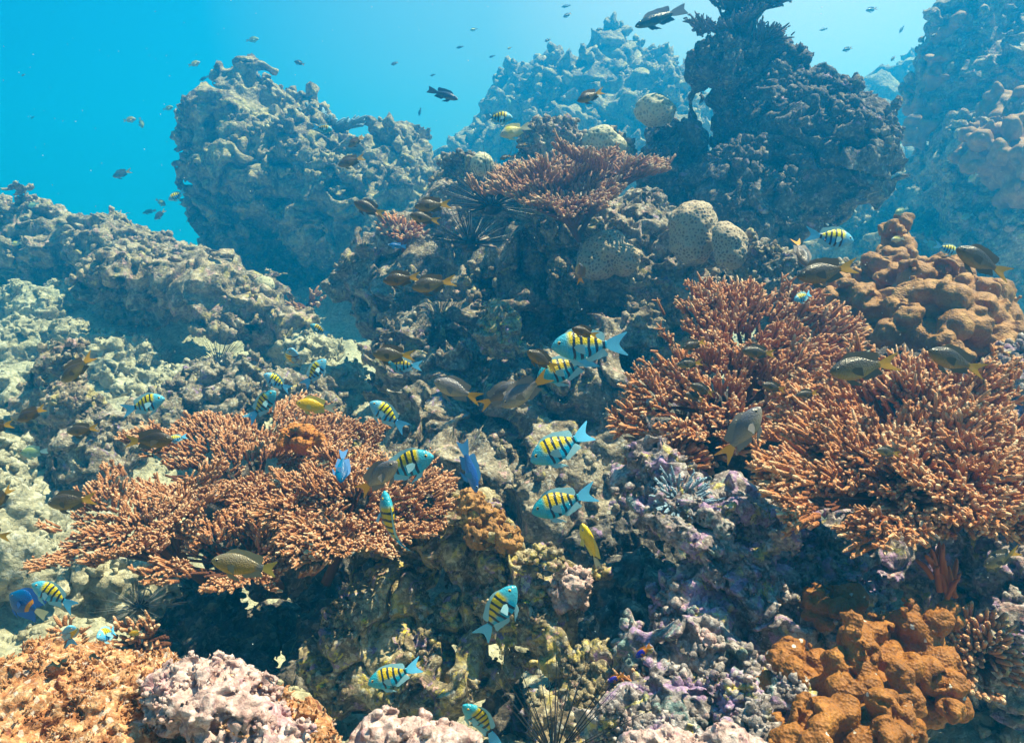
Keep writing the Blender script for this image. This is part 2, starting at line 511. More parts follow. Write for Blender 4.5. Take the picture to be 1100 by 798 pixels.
def nubs(P, N, count, rmin, rmax, long=1.0, up=0.4, rng=RNG, zbias=0.3):
    """little knobs growing out of the surface; returns verts, tris"""
    w = np.clip(N[:, 2] + zbias, 0.0, 1) * (vnoise(P / (rmax * 6)) > 0.60)
    if w.sum() <= 0: return np.zeros((0, 3)), np.zeros((0, 3), int)
    i = rng.choice(len(P), count, p=w / w.sum())
    T, F = ico_template()
    d = N[i] + rng.normal(0, 0.45, (count, 3)); d[:, 2] += up
    d /= np.linalg.norm(d, axis=1, keepdims=True)
    a = np.cross(d, rng.normal(0, 1, (count, 3))); a /= np.linalg.norm(a, axis=1, keepdims=True)
    b = np.cross(d, a)
    r = rmin + (rmax - rmin) * rng.random(count) ** 2
    L = r * (1 + long * rng.random(count))
    j = 1 + rng.normal(0, 0.2, (count, len(T)))
    V = (T[None, :, 0, None] * a[:, None] * r[:, None, None] + T[None, :, 1, None] * b[:, None] * r[:, None, None]
         + T[None, :, 2, None] * d[:, None] * L[:, None, None]) * j[..., None] + P[i][:, None] + d[:, None] * (0.35 * L)[:, None, None]
    FF = (F[None] + (np.arange(count) * len(T))[:, None, None]).reshape(-1, 3)
    return V.reshape(-1, 3), FF

def solid(name, label, cat, blobs, voxel, mat, detail, band, k=None, nub=None, nubmat=None, group=None, kind=None, attr=None, parent=None, extra_bl=()):
    bl = blob_list(blobs) + list(extra_bl)
    k = k if k is not None else float(np.mean([r.mean() for c, r in bl])) * 0.45
    P, Q = sdf_solid(bl, voxel, k, detail, band)
    base = np.array([P[:, 0].mean(), P[:, 1].mean(), P[:, 2].min()])
    if parent is not None: base = np.array(parent.location)
    V, F3, mi3 = P, None, None
    if nub:
        N = vert_normals(P, Q)
        nv, nf = nubs(P, N, **nub)
        F3 = nf + len(P); V = np.concatenate([P, nv]); mi3 = np.full(len(nf), 1 if nubmat else 0)
    at_ = {'cell': np.clip(attr(P), 0, 1)} if attr else None
    if at_ and nub: at_ = None
    me = make_mesh(name, V - base, Q, F3, [mat] + ([nubmat] if nubmat else []), None, mi3, True, at_)
    o = link(name, me, parent, None if parent is not None else base)
    if parent is None: tag(o, label, cat, group, kind)
    return o

# ---------------------------------------------------------------- seabed
ctrl = [  # photo pixel, depth of the ground seen (or hidden) there
    (-200, 330, 6.0), (20, 320, 5.6), (150, 325, 5.0), (60, 400, 3.9), (60, 470, 3.3), (130, 450, 3.3), (20, 540, 2.8), (110, 560, 2.6),
    (20, 640, 2.7), (-150, 640, 2.5), (220, 440, 3.5), (260, 400, 4.2), (340, 410, 3.8), (430, 440, 3.2), (560, 420, 3.3), (560, 520, 3.2),
    (230, 660, 2.8), (330, 700, 2.6), (300, 640, 3.0), (450, 790, 2.1), (600, 740, 2.3), (640, 640, 3.2), (690, 620, 3.2), (660, 700, 2.7), (660, 790, 2.0), (800, 690, 2.0),
    (950, 640, 2.2), (1060, 640, 2.2), (1200, 640, 2.2), (750, 430, 3.4), (900, 300, 4.8), (1000, 300, 4.6), (1050, 360, 3.4), (930, 230, 6.2), (930, 180, 7.5),
    (300, 330, 6.0), (450, 280, 5.6), (200, 270, 8.5), (100, 265, 11), (560, 240, 6.8), (620, 215, 7.6), (750, 240, 6.0), (480, 230, 7.6), (1150, 260, 7.0),
    (0, 900, 1.6), (200, 900, 1.5), (400, 950, 1.4), (700, 950, 1.4), (900, 950, 1.4), (1200, 950, 1.4), (1300, 400, 4.0), (-300, 450, 4)]
CP = np.array([at(c[0], c[1], WD(c[2])) for c in ctrl])
far = [(-16, 20, -0.8), (-6, 20, -0.6), (0, 20, 0.3), (6, 20, 0.8), (16, 20, 0.8), (-14, 8, -0.4), (14, 8, 1.0), (-25, 28, -1.5), (0, 28, 0), (25, 28, 0.3), (-10, -2, 0.6), (10, -2, 0.8), (0, -3, 0.8)]
CP = np.concatenate([CP, np.array(far, float)])
def ground_z(X, Y):
    X = np.asarray(X, float); Y = np.asarray(Y, float)
    num = np.zeros(X.shape); den = np.zeros(X.shape)
    for x, y, z in CP:
        w = 1 / (((X - x) ** 2 + (Y - y) ** 2) + 0.02) ** 1.7
        num += w * z; den += w
    return num / den
gx = np.concatenate([np.linspace(-45, -7, 30)[:-1], np.linspace(-7, -2.6, 90)[:-1], np.linspace(-2.6, 2.6, 330), np.linspace(2.6, 7, 90)[1:], np.linspace(7, 45, 30)[1:]])
gy = np.concatenate([np.linspace(-6, 0.4, 20)[:-1], np.geomspace(0.4, 18, 440), np.linspace(18, 29, 20)[1:]])
GX, GY = np.meshgrid(gx, gy, indexing='ij')
GZ = ground_z(GX, GY)
Pn = np.stack([GX, GY, GZ], -1)
GZ = GZ + 0.16 * fbm(Pn * 1.6, 3) + 0.055 * knob(Pn * 5.0) * (0.4 + vnoise(Pn * 1.2)) + 0.03 * fbm(Pn * 14, 3) + 0.018 * knob(Pn * 17) + 0.012 * (1 - np.abs(vnoise(Pn * 34) * 2 - 1)) + 0.006 * vnoise(Pn * 70)
nX, nY = GX.shape
ii = np.arange(nX * nY).reshape(nX, nY)
Q = np.stack([ii[:-1, :-1], ii[1:, :-1], ii[1:, 1:], ii[:-1, 1:]], -1).reshape(-1, 4)
GV = np.stack([GX, GY, GZ], -1).reshape(-1, 3)
seabed = link('seabed', make_mesh('seabed', GV, Q, None, [M['sand']]))
tag(seabed, 'silty rubble seabed sloping down between the coral rocks', 'seabed', kind='structure')
# loose rubble on it
vis = (np.abs(GV[:, 0]) < 5) & (GV[:, 1] > 0.9) & (GV[:, 1] < 8)
gp = GV[vis]
nv, nf = nubs(gp, np.tile([0, 0, 1.0], (len(gp), 1)), 16000, 0.004, 0.020, 0.3, 0.0)
rub = link('rubble', make_mesh('rubble', nv, None, nf, [M['sand']]))
tag(rub, 'loose coral rubble strewn over the silty seabed', 'rubble', kind='stuff')
# ---------------------------------------------------------------- reef outcrops
RK = 'coral rock'
def rock(name, label, blobs, voxel, mat, size, amp=1.0, rough=1.0, pits=1.0, seed=0.0, nub=None, nubmat=None, k=None, kind=None, flat=1.7):
    dm = float(np.mean([b[2] for b in blobs])); kk = WD(dm) / dm; voxel *= kk; size *= kk
    if nub: nub = dict(nub, rmin=nub['rmin'] * kk, rmax=nub['rmax'] * kk)
    return solid(name, label, RK if kind is None else None, blobs, voxel, M[mat], reef_detail(size, amp, rough, pits, seed, flat), size * 1.9 * max(amp, rough * 0.7), k, nub, nubmat, None, kind)

# far silhouettes behind the gap on the right and behind the middle
rock('reef_ridge', 'low hazy reef ridge far off in the gap right of the dark overhang',
     [(840, 118, 9.2, 36), (880, 112, 9.2, 34), (925, 112, 9.2, 36), (970, 108, 9, 34), (1010, 105, 8.8, 36), (900, 145, 8.6, 42), (950, 145, 8.4, 42), (930, 190, 8, 56), (860, 185, 8.4, 56), (1000, 190, 8, 56), (960, 245, 7.2, 60), (900, 250, 7.2, 60)],
     0.045, 'far', 0.28, 1.0, 1.0, 0.6, 3.0, dict(count=630, rmin=0.03, rmax=0.09))
rock('reef_mound', 'blue hazy reef mound in the far distance, top centre',
     [(664, 84, 7.6, 40), (632, 118, 7.6, 50), (690, 108, 7.6, 44), (712, 138, 7.4, 40), (602, 160, 7.8, 44), (650, 170, 7.4, 70), (700, 190, 7.0, 60)],
     0.024, 'far', 0.16, 1.2, 1.1, 1.0, 1.0, flat=2.2, nub=dict(count=1170, rmin=0.02, rmax=0.06, long=1.3))
rock('reef_mound', 'low faint reef slope left of the far mound, fading into blue water',
     [(575, 125, 8.6, 36), (545, 150, 8.6, 34), (515, 165, 8.6, 30), (480, 190, 8.4, 34), (520, 205, 8.0, 50), (570, 200, 8.0, 60), (465, 230, 7.6, 40)],
     0.030, 'far', 0.17, 1.1, 1.0, 0.7, 4.0, dict(count=450, rmin=0.02, rmax=0.07))
rock('reef_pinnacle', 'tall blue-hazed rock pinnacle with sunlit knobbly ledges, upper left',
     [(262, 92, 5.6, 16), (266, 118, 5.6, 30), (254, 150, 5.5, 38), (302, 146, 5.6, 40), (244, 184, 5.5, 34), (330, 185, 5.4, 52), (276, 197, 5.4, 52), (275, 245, 5.7, 44), (300, 290, 6.0, 46),
      (350, 230, 5.4, 56), (395, 195, 5.4, 42), (430, 165, 5.5, 24), (405, 250, 5.2, 52), (350, 310, 5.9, 52), (430, 225, 5.2, 34), (340, 370, 5.6, 54), (440, 290, 5.0, 38)],
     0.0145, 'far', 0.13, 1.2, 0.85, 1.0, 2.0, flat=2.8, nub=dict(count=2340, rmin=0.012, rmax=0.045, long=0.8))
rock('reef_ridge', 'long low rock ridge descending from the left edge, pale sunlit top and dark hollow below',
     [(-60, 250, 5.2, 50), (0, 250, 5.1, 38), (45, 252, 5.0, 38), (90, 266, 4.9, 36), (130, 284, 4.7, 33), (160, 297, 4.4, 34, 1.6, 0.8), (200, 306, 4.2, 36, 1.6, 0.7), (240, 320, 4.0, 36, 1.6, 0.7), (275, 340, 3.9, 32, 1.5, 0.75), (305, 354, 3.85, 25), (328, 356, 3.95, 14),
     (40, 290, 5.2, 44), (-20, 300, 5.2, 50), (100, 300, 5.2, 40), (170, 325, 5.3, 40), (230, 345, 5.3, 42), (290, 365, 5.1, 36)],
     0.0105, 'ridge', 0.09, 1.1, 0.9, 1.1, 5.0, flat=2.4, nub=dict(count=2925, rmin=0.008, rmax=0.03, long=0.6))
rock('reef_boulder', 'pink-knobbed boulder on the left slope, sunlit and rounded',
     [(66, 405, 3.0, 32), (78, 440, 2.95, 34), (50, 445, 3.0, 30), (95, 470, 2.95, 22), (60, 480, 3.0, 30)], 0.008, 'ridge', 0.05, 1.0, 1.0, 0.6, 6.0,
     dict(count=1350, rmin=0.006, rmax=0.018, long=0.4))
rock('coral_knob', 'small ribbed grey coral knob on the pale silt slope, far left', [(72, 358, 3.9, 16, 1, 1.0), (80, 366, 3.9, 15)], 0.007, 'sand', 0.03, 0.8, 1.0, 0.3, 7.0)
rock('reef_rock', 'low crusted rock behind the brown table coral on the left, half in shade',
     [(120, 480, 2.9, 28), (95, 500, 2.8, 30), (215, 425, 3.3, 34), (180, 450, 3.2, 32), (250, 440, 3.2, 30), (265, 410, 3.4, 22), (320, 430, 3.2, 26), (345, 445, 3.1, 24)], 0.009, 'slope', 0.06, 1.0, 1.1, 1.0, 8.0, dict(count=675, rmin=0.006, rmax=0.02))
rock('reef_rock', 'pale green-white silt covered rock at the left edge beside the brown table coral',
     [(-10, 520, 2.5, 45), (10, 570, 2.4, 45), (-30, 600, 2.4, 60), (30, 600, 2.35, 30), (90, 625, 2.15, 24), (120, 610, 2.2, 24), (150, 640, 2.15, 22)], 0.008, 'sand', 0.06, 0.9, 0.55, 0.3, 9.0, dict(count=300, rmin=0.006, rmax=0.02))
rock('reef_slope', 'pale sunlit rubble slope on the far left, running down from under the left ridge',
     [(-20, 330, 5.0, 40, 1, 0.6), (20, 335, 4.7, 38, 1, 0.6), (70, 332, 4.6, 36, 1, 0.6), (120, 338, 4.6, 34, 1, 0.6), (20, 375, 4.1, 38, 1, 0.6), (95, 385, 3.9, 36, 1, 0.6), (145, 395, 3.75, 32, 1, 0.6), (190, 415, 3.6, 30, 1, 0.6), (10, 430, 3.5, 38, 1, 0.6), (130, 430, 3.4, 32, 1, 0.6), (-20, 480, 3.0, 40, 1, 0.6), (330, 385, 3.8, 30, 1, 0.6), (355, 405, 3.6, 26, 1, 0.6)],
     0.009, 'sand', 0.06, 1.0, 0.9, 0.6, 37.0, dict(count=1500, rmin=0.005, rmax=0.016))
# dark overhang right of centre
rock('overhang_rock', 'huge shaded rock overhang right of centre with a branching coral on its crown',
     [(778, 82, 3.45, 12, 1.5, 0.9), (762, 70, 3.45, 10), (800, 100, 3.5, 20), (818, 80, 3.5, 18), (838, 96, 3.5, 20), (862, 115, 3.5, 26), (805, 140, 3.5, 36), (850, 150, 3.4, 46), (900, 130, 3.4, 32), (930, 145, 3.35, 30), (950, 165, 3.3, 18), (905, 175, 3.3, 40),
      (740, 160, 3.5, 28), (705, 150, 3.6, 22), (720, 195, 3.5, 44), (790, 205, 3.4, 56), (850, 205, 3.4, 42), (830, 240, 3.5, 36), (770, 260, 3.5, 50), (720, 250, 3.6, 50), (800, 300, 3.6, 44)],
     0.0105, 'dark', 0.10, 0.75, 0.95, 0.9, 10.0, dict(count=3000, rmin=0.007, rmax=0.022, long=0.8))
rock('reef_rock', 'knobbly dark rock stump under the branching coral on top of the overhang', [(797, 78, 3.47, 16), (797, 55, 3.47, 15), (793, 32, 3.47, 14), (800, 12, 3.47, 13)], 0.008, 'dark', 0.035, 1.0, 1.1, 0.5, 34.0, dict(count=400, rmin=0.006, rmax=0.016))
rock('reef_pillar', 'tall rock pillar at the upper right edge, blue-hazed with brown lobes',
     [(1085, 15, 4.9, 50), (1040, 30, 4.9, 36), (1020, 65, 4.9, 34), (1000, 100, 4.9, 26), (1030, 110, 4.8, 44), (1080, 90, 4.7, 52), (1010, 140, 4.8, 32), (1055, 165, 4.6, 52), (1110, 170, 4.4, 60), (1080, 225, 4.4, 42), (1110, 260, 4.3, 52), (1095, 310, 4.3, 40), (1120, 350, 4.2, 40), (1000, 170, 4.9, 22)],
     0.0125, 'ridge', 0.10, 1.1, 1.1, 0.9, 11.0, dict(count=1125, rmin=0.01, rmax=0.035))
def lobes(size, amp=1.0, seed=0.0, fine=0.12):
    def bulge(P):
        f1, f2 = worley(P)
        return np.clip(1 - (f1 / 0.76) ** 2, 0, 1) ** 0.6
    def d(P):
        Q = P + np.float32(seed)
        w = np.stack([vnoise(Q / size), vnoise(Q / size + 31.7), vnoise(Q / size + 77.1)], -1) - 0.5
        Q = Q + w * size * 0.35
        t = size * 0.8 * fbm(Q / (size * 3.0), 2) * amp
        t += 1.75 * size * (bulge(Q / size * 0.66) - 0.6) * amp
        t += 0.50 * size * (bulge(Q / size * 1.35 + 4) - 0.5) * amp
        t += fine * size * bulge(Q / size * 2.6 + 7)
        t -= 0.5 * size * sstep(0.70, 0.8, vnoise(Q / size * 0.8 + 20))
        return t
    return d
def lobed(name, label, blobs, voxel, mat, size, amp=1.0, seed=0.0, fine=0.12, group=None, cat='lobed coral'):
    dm = float(np.mean([b[2] for b in blobs])); kk = WD(dm) / dm; voxel *= kk; size *= kk
    return solid(name, label, cat, blobs, voxel, M[mat], lobes(size, amp, seed, fine), size * 2.0 * max(amp, 0.7), None, None, None, group)
rock('reef_rock', 'blue-hazed rubble rocks down in the gap between the overhang and the right-hand pillar',
     [(905, 245, 5.6, 30), (945, 225, 5.9, 36), (990, 235, 5.7, 36), (1030, 250, 5.4, 34), (960, 270, 5.2, 34), (1010, 285, 5.0, 34), (1050, 290, 4.8, 30), (920, 285, 5.0, 30), (880, 275, 5.2, 26), (970, 310, 4.6, 34)],
     0.016, 'far', 0.09, 1.3, 1.2, 1.0, 33.0, dict(count=900, rmin=0.01, rmax=0.03))
lobed('lobed_coral', 'hazy brown lobed coral crusting the right-hand pillar', [(1085, 115, 4.35, 22), (1065, 140, 4.3, 22), (1050, 160, 4.25, 20), (1085, 160, 4.15, 26), (1100, 190, 4.1, 24)], 0.011, 'tan_lump', 0.10, 0.9, 2.0)
lobed('lobed_coral', 'blue-hazed brown lobes stepping up the left flank of the right-hand pillar', [(990, 120, 4.75, 14), (985, 135, 4.7, 12), (1000, 90, 4.75, 14), (1010, 62, 4.75, 14), (1025, 40, 4.75, 16)], 0.012, 'tan_lump', 0.09, 0.9, 3.0)

# slope in the middle
rock('reef_slope', 'broad encrusted rock slope in the centre behind the striped fish',
     [(430, 255, 3.5, 34), (460, 290, 3.4, 40), (410, 300, 3.5, 28), (420, 330, 3.4, 30), (480, 240, 3.5, 40), (540, 260, 3.4, 56), (520, 320, 3.3, 56), (600, 290, 3.2, 56), (570, 340, 3.15, 52), (640, 330, 3.1, 48), (670, 290, 3.2, 50), (700, 330, 3.1, 44),
      (470, 380, 3.1, 50), (430, 420, 3.0, 40), (500, 430, 2.95, 50), (560, 410, 3.0, 50), (620, 400, 2.95, 46), (680, 400, 2.95, 46), (460, 480, 2.75, 44), (530, 490, 2.75, 44), (600, 470, 2.8, 46), (650, 460, 2.8, 42), (590, 540, 2.65, 44), (640, 540, 2.65, 40), (690, 500, 2.7, 40), (480, 540, 2.6, 40), (540, 560, 2.6, 40)],
     0.0095, 'slope', 0.115, 1.1, 0.8, 1.2, 12.0, dict(count=1687, rmin=0.005, rmax=0.02, long=0.6))
rock('reef_rock', 'knobbly pale-crowned rock under the central table coral, above the shaded slope',
     [(600, 240, 3.1, 28), (650, 265, 3.0, 30), (680, 235, 3.1, 28), (700, 265, 3.0, 34), (740, 285, 2.95, 34), (780, 290, 2.95, 28), (690, 300, 2.95, 36), (640, 300, 3.0, 34), (590, 170, 3.5, 24), (610, 160, 3.5, 24), (655, 165, 3.5, 24), (515, 200, 3.5, 20), (495, 195, 3.5, 16), (560, 200, 3.45, 30), (620, 205, 3.35, 36)],
     0.0095, 'slope', 0.06, 0.9, 1.1, 0.8, 13.0, dict(count=1350, rmin=0.005, rmax=0.02, long=0.5))
rock('coral_knob', 'sunlit yellow-capped coral knob alone in the middle of the shaded slope', [(534, 350, 2.75, 15), (542, 362, 2.75, 17), (528, 362, 2.75, 14)], 0.006, 'olive', 0.035, 1.0, 1.0, 0.5, 14.0)
rock('reef_rock', 'tan nubbed rock lump beside the right end of the left table coral',
     [(392, 480, 2.35, 14), (400, 500, 2.3, 20), (385, 505, 2.3, 16)], 0.006, 'olive', 0.035, 1.0, 1.0, 0.4, 15.0, dict(count=180, rmin=0.004, rmax=0.01))
rock('reef_rock', 'big olive and yellow crusted rock, lower centre, with a pink tip at its right end',
     [(500, 560, 1.95, 32), (480, 590, 1.9, 34), (530, 600, 1.85, 40), (570, 625, 1.8, 34), (605, 630, 1.78, 26), (540, 650, 1.8, 42), (580, 680, 1.75, 32), (610, 685, 1.75, 20), (490, 650, 1.85, 44), (430, 640, 1.9, 40), (400, 680, 1.88, 38), (450, 700, 1.82, 44), (500, 710, 1.78, 38), (470, 740, 1.78, 26), (590, 715, 1.74, 16), (380, 710, 1.9, 26), (440, 600, 2.0, 34)],
     0.0055, 'olive', 0.066, 1.05, 0.9, 1.3, 16.0, dict(count=1350, rmin=0.0035, rmax=0.012, long=0.5))
rock('nubbed_coral', 'pink-red nubbed coral end on the olive rock', [(618, 628, 1.72, 16), (608, 640, 1.72, 14), (622, 645, 1.74, 10)], 0.005, 'pinkish', 0.022, 0.7, 1.2, 0.3, 17.0, dict(count=225, rmin=0.003, rmax=0.009))
lobed('nubbed_coral', 'tan bead-like nubbed coral on top of the olive rock', [(505, 540, 1.84, 15), (525, 560, 1.82, 16), (545, 580, 1.78, 14), (515, 575, 1.8, 14)], 0.0034, 'tan_lump', 0.011, 0.9, 5.0)
# right-hand low rocks, purple crust
rock('reef_rock', 'purple crusted rock face under the big orange coral, lower right',
     [(705, 515, 1.85, 16), (718, 545, 1.8, 20), (745, 562, 1.72, 26), (770, 540, 1.75, 26), (800, 560, 1.75, 26), (760, 600, 1.66, 30), (752, 645, 1.62, 34), (728, 680, 1.6, 26), (770, 660, 1.6, 40), (810, 630, 1.68, 34), (840, 600, 1.75, 28), (820, 680, 1.55, 40), (712, 722, 1.52, 26), (760, 720, 1.48, 44), (820, 730, 1.45, 40), (860, 690, 1.55, 34), (880, 600, 1.8, 34), (930, 590, 1.85, 34), (900, 650, 1.7, 34)],
     0.005, 'purple', 0.058, 1.0, 0.9, 1.4, 18.0, dict(count=1462, rmin=0.003, rmax=0.012, long=0.6))
rock('reef_rock', 'shaded purple rock at the right edge beneath the large orange coral',
     [(1080, 570, 1.8, 40), (1110, 630, 1.7, 46), (1060, 640, 1.9, 40), (1000, 600, 1.9, 40), (1100, 700, 1.6, 44), (1060, 720, 1.75, 40), (1010, 680, 1.8, 40)], 0.006, 'purple', 0.05, 1.1, 1.2, 1.2, 19.0, dict(count=675, rmin=0.003, rmax=0.012))
rock('reef_rock', 'pale lilac rubble ledge along the bottom right, beside the brown lobed coral',
     [(690, 770, 1.3, 30), (740, 775, 1.28, 34), (800, 765, 1.26, 34), (850, 760, 1.28, 30), (660, 780, 1.34, 24), (720, 810, 1.2, 40), (800, 815, 1.2, 40)], 0.0042, 'purple', 0.032, 1.0, 1.3, 0.8, 20.0, dict(count=1125, rmin=0.0025, rmax=0.009))
rock('reef_rock', 'olive-cream rock beside the thin black spines, bottom centre right',
     [(640, 725, 1.55, 20), (650, 748, 1.52, 22), (635, 755, 1.5, 16), (595, 775, 1.5, 20), (605, 795, 1.45, 24), (665, 735, 1.55, 14)], 0.0045, 'olive', 0.03, 1.0, 1.2, 0.8, 21.0, dict(count=360, rmin=0.003, rmax=0.009))
rock('reef_rock', 'pale rubble rock at the right edge between the brown lobed coral and the orange coral',
     [(1095, 395, 2.1, 22), (1085, 420, 2.05, 24), (1110, 430, 2.0, 30), (1070, 440, 2.05, 18), (1095, 460, 1.95, 24)], 0.006, 'purple', 0.035, 1.0, 1.2, 0.8, 22.0, dict(count=360, rmin=0.004, rmax=0.012))
rock('reef_rock', 'pink-grey rubble top behind the upper orange coral', [(800, 285, 2.75, 22), (830, 290, 2.7, 22), (870, 310, 2.6, 24), (900, 300, 2.6, 20), (845, 300, 2.65, 24), (850, 340, 2.6, 36), (910, 330, 2.5, 30), (760, 320, 2.8, 30)], 0.008, 'slope', 0.045, 1.0, 1.2, 0.8, 23.0, dict(count=675, rmin=0.005, rmax=0.016))
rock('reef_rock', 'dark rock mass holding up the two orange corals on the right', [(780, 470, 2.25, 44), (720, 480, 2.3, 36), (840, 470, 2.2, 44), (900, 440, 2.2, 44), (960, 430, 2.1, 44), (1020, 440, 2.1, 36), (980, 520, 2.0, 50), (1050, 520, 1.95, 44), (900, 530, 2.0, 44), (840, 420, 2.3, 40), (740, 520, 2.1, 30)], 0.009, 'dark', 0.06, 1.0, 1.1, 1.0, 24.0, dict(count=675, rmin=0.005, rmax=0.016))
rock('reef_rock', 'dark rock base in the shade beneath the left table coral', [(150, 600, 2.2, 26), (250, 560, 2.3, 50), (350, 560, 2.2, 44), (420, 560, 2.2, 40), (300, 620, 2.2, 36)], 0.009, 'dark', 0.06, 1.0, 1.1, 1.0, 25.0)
rock('reef_rock', 'rock floor coloured dark for shade, beneath the front edge of the left table coral',
     [(190, 655, 2.35, 30), (240, 670, 2.35, 34), (290, 680, 2.3, 36), (345, 690, 2.25, 36), (390, 735, 2.1, 30), (330, 740, 2.15, 34), (270, 730, 2.2, 34), (210, 700, 2.25, 30), (420, 620, 2.2, 36), (360, 640, 2.4, 36), (440, 770, 2.0, 26)], 0.008, 'dark', 0.05, 1.0, 1.0, 1.0, 35.0)  # fill rock added under the coral; the hollow's shadow is in its dark colour
rock('reef_rock', 'rock coloured dark for shade, deep in the crevice right of the olive rock',
     [(650, 600, 2.5, 36), (690, 590, 2.5, 36), (660, 650, 2.35, 36), (690, 640, 2.35, 30), (640, 700, 2.2, 32), (670, 700, 2.15, 28), (620, 560, 2.6, 34), (610, 740, 2.0, 24), (560, 770, 1.95, 26), (640, 760, 1.95, 26)], 0.008, 'dark', 0.05, 1.0, 1.0, 1.0, 36.0)  # fill rock added so the crevice reads as shadow through its dark colour
# foreground
rock('foreground_boulder', 'sunlit orange and cream turf covered boulder filling the bottom left corner',
     [(60, 800, 0.95, 80, 1.3), (10, 842, 0.95, 78, 1.3), (130, 806, 0.95, 78, 1.2), (-60, 880, 0.95, 90), (200, 815, 0.92, 72, 1.2), (265, 825, 0.9, 62), (320, 840, 0.88, 46), (120, 850, 0.9, 90)],
     0.0032, 'boulder', 0.020, 1.1, 1.3, 0.7, 26.0, dict(count=15000, rmin=0.0006, rmax=0.0018, long=3.5))
rock('crust_coral', 'pale pink knobby crust on the crest of the bottom left boulder',
     [(178, 738, 0.90, 16), (203, 730, 0.9, 20), (232, 733, 0.9, 17), (225, 760, 0.86, 30), (270, 780, 0.85, 28), (190, 760, 0.86, 26), (300, 800, 0.83, 26), (255, 750, 0.88, 18)], 0.0028, 'pinkish', 0.017, 1.0, 1.2, 1.2, 27.0, dict(count=540, rmin=0.0012, rmax=0.004))
lobed('crust_coral', 'white-pink lumpy coral crust at the bottom edge, left of centre', [(415, 800, 0.9, 28), (450, 805, 0.9, 32), (490, 810, 0.9, 24), (395, 812, 0.9, 20)], 0.0024, 'pinkish', 0.013, 0.8, 27.0, 0.25, None, 'coral crust')
rock('crust_coral', 'white crusted rock sliver on the bottom edge beneath the brown lobed coral', [(730, 812, 0.95, 26), (780, 808, 0.95, 24), (690, 820, 0.95, 26), (810, 815, 0.95, 20)], 0.003, 'pinkish', 0.012, 0.6, 1.0, 0.2, 29.0)

def chain(paths, r, d):
    out = []
    for pth in paths:
        for (a, b) in zip(pth[:-1], pth[1:]):
            n_ = max(2, int(math.hypot(b[0] - a[0], b[1] - a[1]) / (r * 0.7)))
            for i in range(n_):
                f = i / n_
                out.append((a[0] + (b[0] - a[0]) * f + RNG.normal(0, 1.2), a[1] + (b[1] - a[1]) * f + RNG.normal(0, 1.2), d + (a[2] + (b[2] - a[2]) * f), r * (0.85 + 0.4 * RNG.random())))
    return out
rock('dead_coral', 'knobbly lilac-grey dead branch coral beneath the orange thickets, lower right',
     chain([[(735, 540, .04), (768, 556, 0), (786, 592, -.03), (815, 604, -.02), (835, 582, -.06), (852, 572, -.08)], [(786, 592, -.03), (772, 622, -.05), (758, 640, -.04)], [(815, 604, -.02), (818, 628, -.05), (842, 640, -.04)], [(768, 556, 0), (800, 548, .02), (826, 556, .04)], [(700, 560, .02), (735, 575, -.02), (772, 622, -.05)], [(835, 582, -.06), (832, 566, -.08)]], 8.5, 1.60),
     0.0036, 'purple', 0.016, 0.7, 1.2, 0.3, 31.0, None)

# ---------------------------------------------------------------- lobed and honeycomb corals
lobed('lobed_coral', 'glossy brown lobed coral with white flecks, lower right corner',
      [(915, 690, 1.33, 22, 1, 1.2), (905, 720, 1.32, 24), (860, 720, 1.34, 22), (870, 745, 1.3, 24), (985, 690, 1.36, 34), (960, 700, 1.36, 26), (1000, 670, 1.38, 24), (950, 745, 1.28, 34), (1000, 740, 1.3, 30), (1020, 760, 1.3, 18), (900, 750, 1.28, 28)],
      0.0036, 'brown_lump', 0.034, 1.0, 1.0, 0.2)
lobed('lobed_coral', 'smaller brown lobed coral patch above the big lobed coral, under a purple ledge', [(880, 650, 1.5, 18, 1, 0.9), (905, 648, 1.52, 18, 1, 0.9), (895, 660, 1.48, 16)], 0.004, 'brown_lump', 0.028, 0.7, 4.0)
lobed('lobed_coral', 'sunlit orange-brown lobed coral on the bottom edge', [(870, 785, 1.15, 24), (905, 790, 1.13, 28), (940, 785, 1.13, 26), (860, 805, 1.1, 24), (970, 800, 1.14, 26), (830, 800, 1.12, 14)], 0.0034, 'brown_lump', 0.03, 0.9, 6.0)
lobed('lobed_coral', 'broad orange-brown lobed coral at the right, behind the big orange branching coral',
      [(955, 275, 2.45, 20, 1, 1.3), (950, 305, 2.4, 26), (900, 330, 2.35, 22), (885, 320, 2.4, 14), (930, 340, 2.3, 30), (985, 320, 2.3, 32), (1015, 305, 2.3, 26), (1010, 345, 2.2, 36), (1050, 330, 2.25, 28), (1075, 345, 2.25, 16), (1060, 370, 2.2, 26), (965, 370, 2.2, 30), (1025, 385, 2.15, 30)],
      0.0062, 'tan_lump', 0.052, 1.0, 7.0, 0.22)
lobed('orange_coral', 'small bright orange lumpy coral on the back rim of the left table coral', [(318, 468, 2.12, 12), (330, 474, 2.1, 11), (308, 476, 2.1, 10), (342, 480, 2.08, 9)], 0.0042, 'orange_lump', 0.02, 1.0, 8.0)
def honeycomb(cell, seed):
    def d(P):
        f1, f2 = worley((P + np.float32(seed)) / cell)
        return cell * 0.30 * (1 - np.clip((f2 - f1) / 0.45, 0, 1)) + 0.03 * fbm(P * 9, 3)
    def a(P):
        f1, f2 = worley((P + np.float32(seed)) / cell)
        return 1 - np.clip((f2 - f1) / 0.36, 0, 1)
    return d, a
def dome(label, blobs, voxel, cell, mat, seed, group=None):
    dm = blobs[0][2]; kk = WD(dm) / dm; voxel *= kk; cell *= kk
    d, a = honeycomb(cell, seed)
    return solid('brain_coral', label, 'brain coral', blobs, voxel, M[mat], d, cell * 0.5 + 0.03, 0.012, None, None, group, None, a)
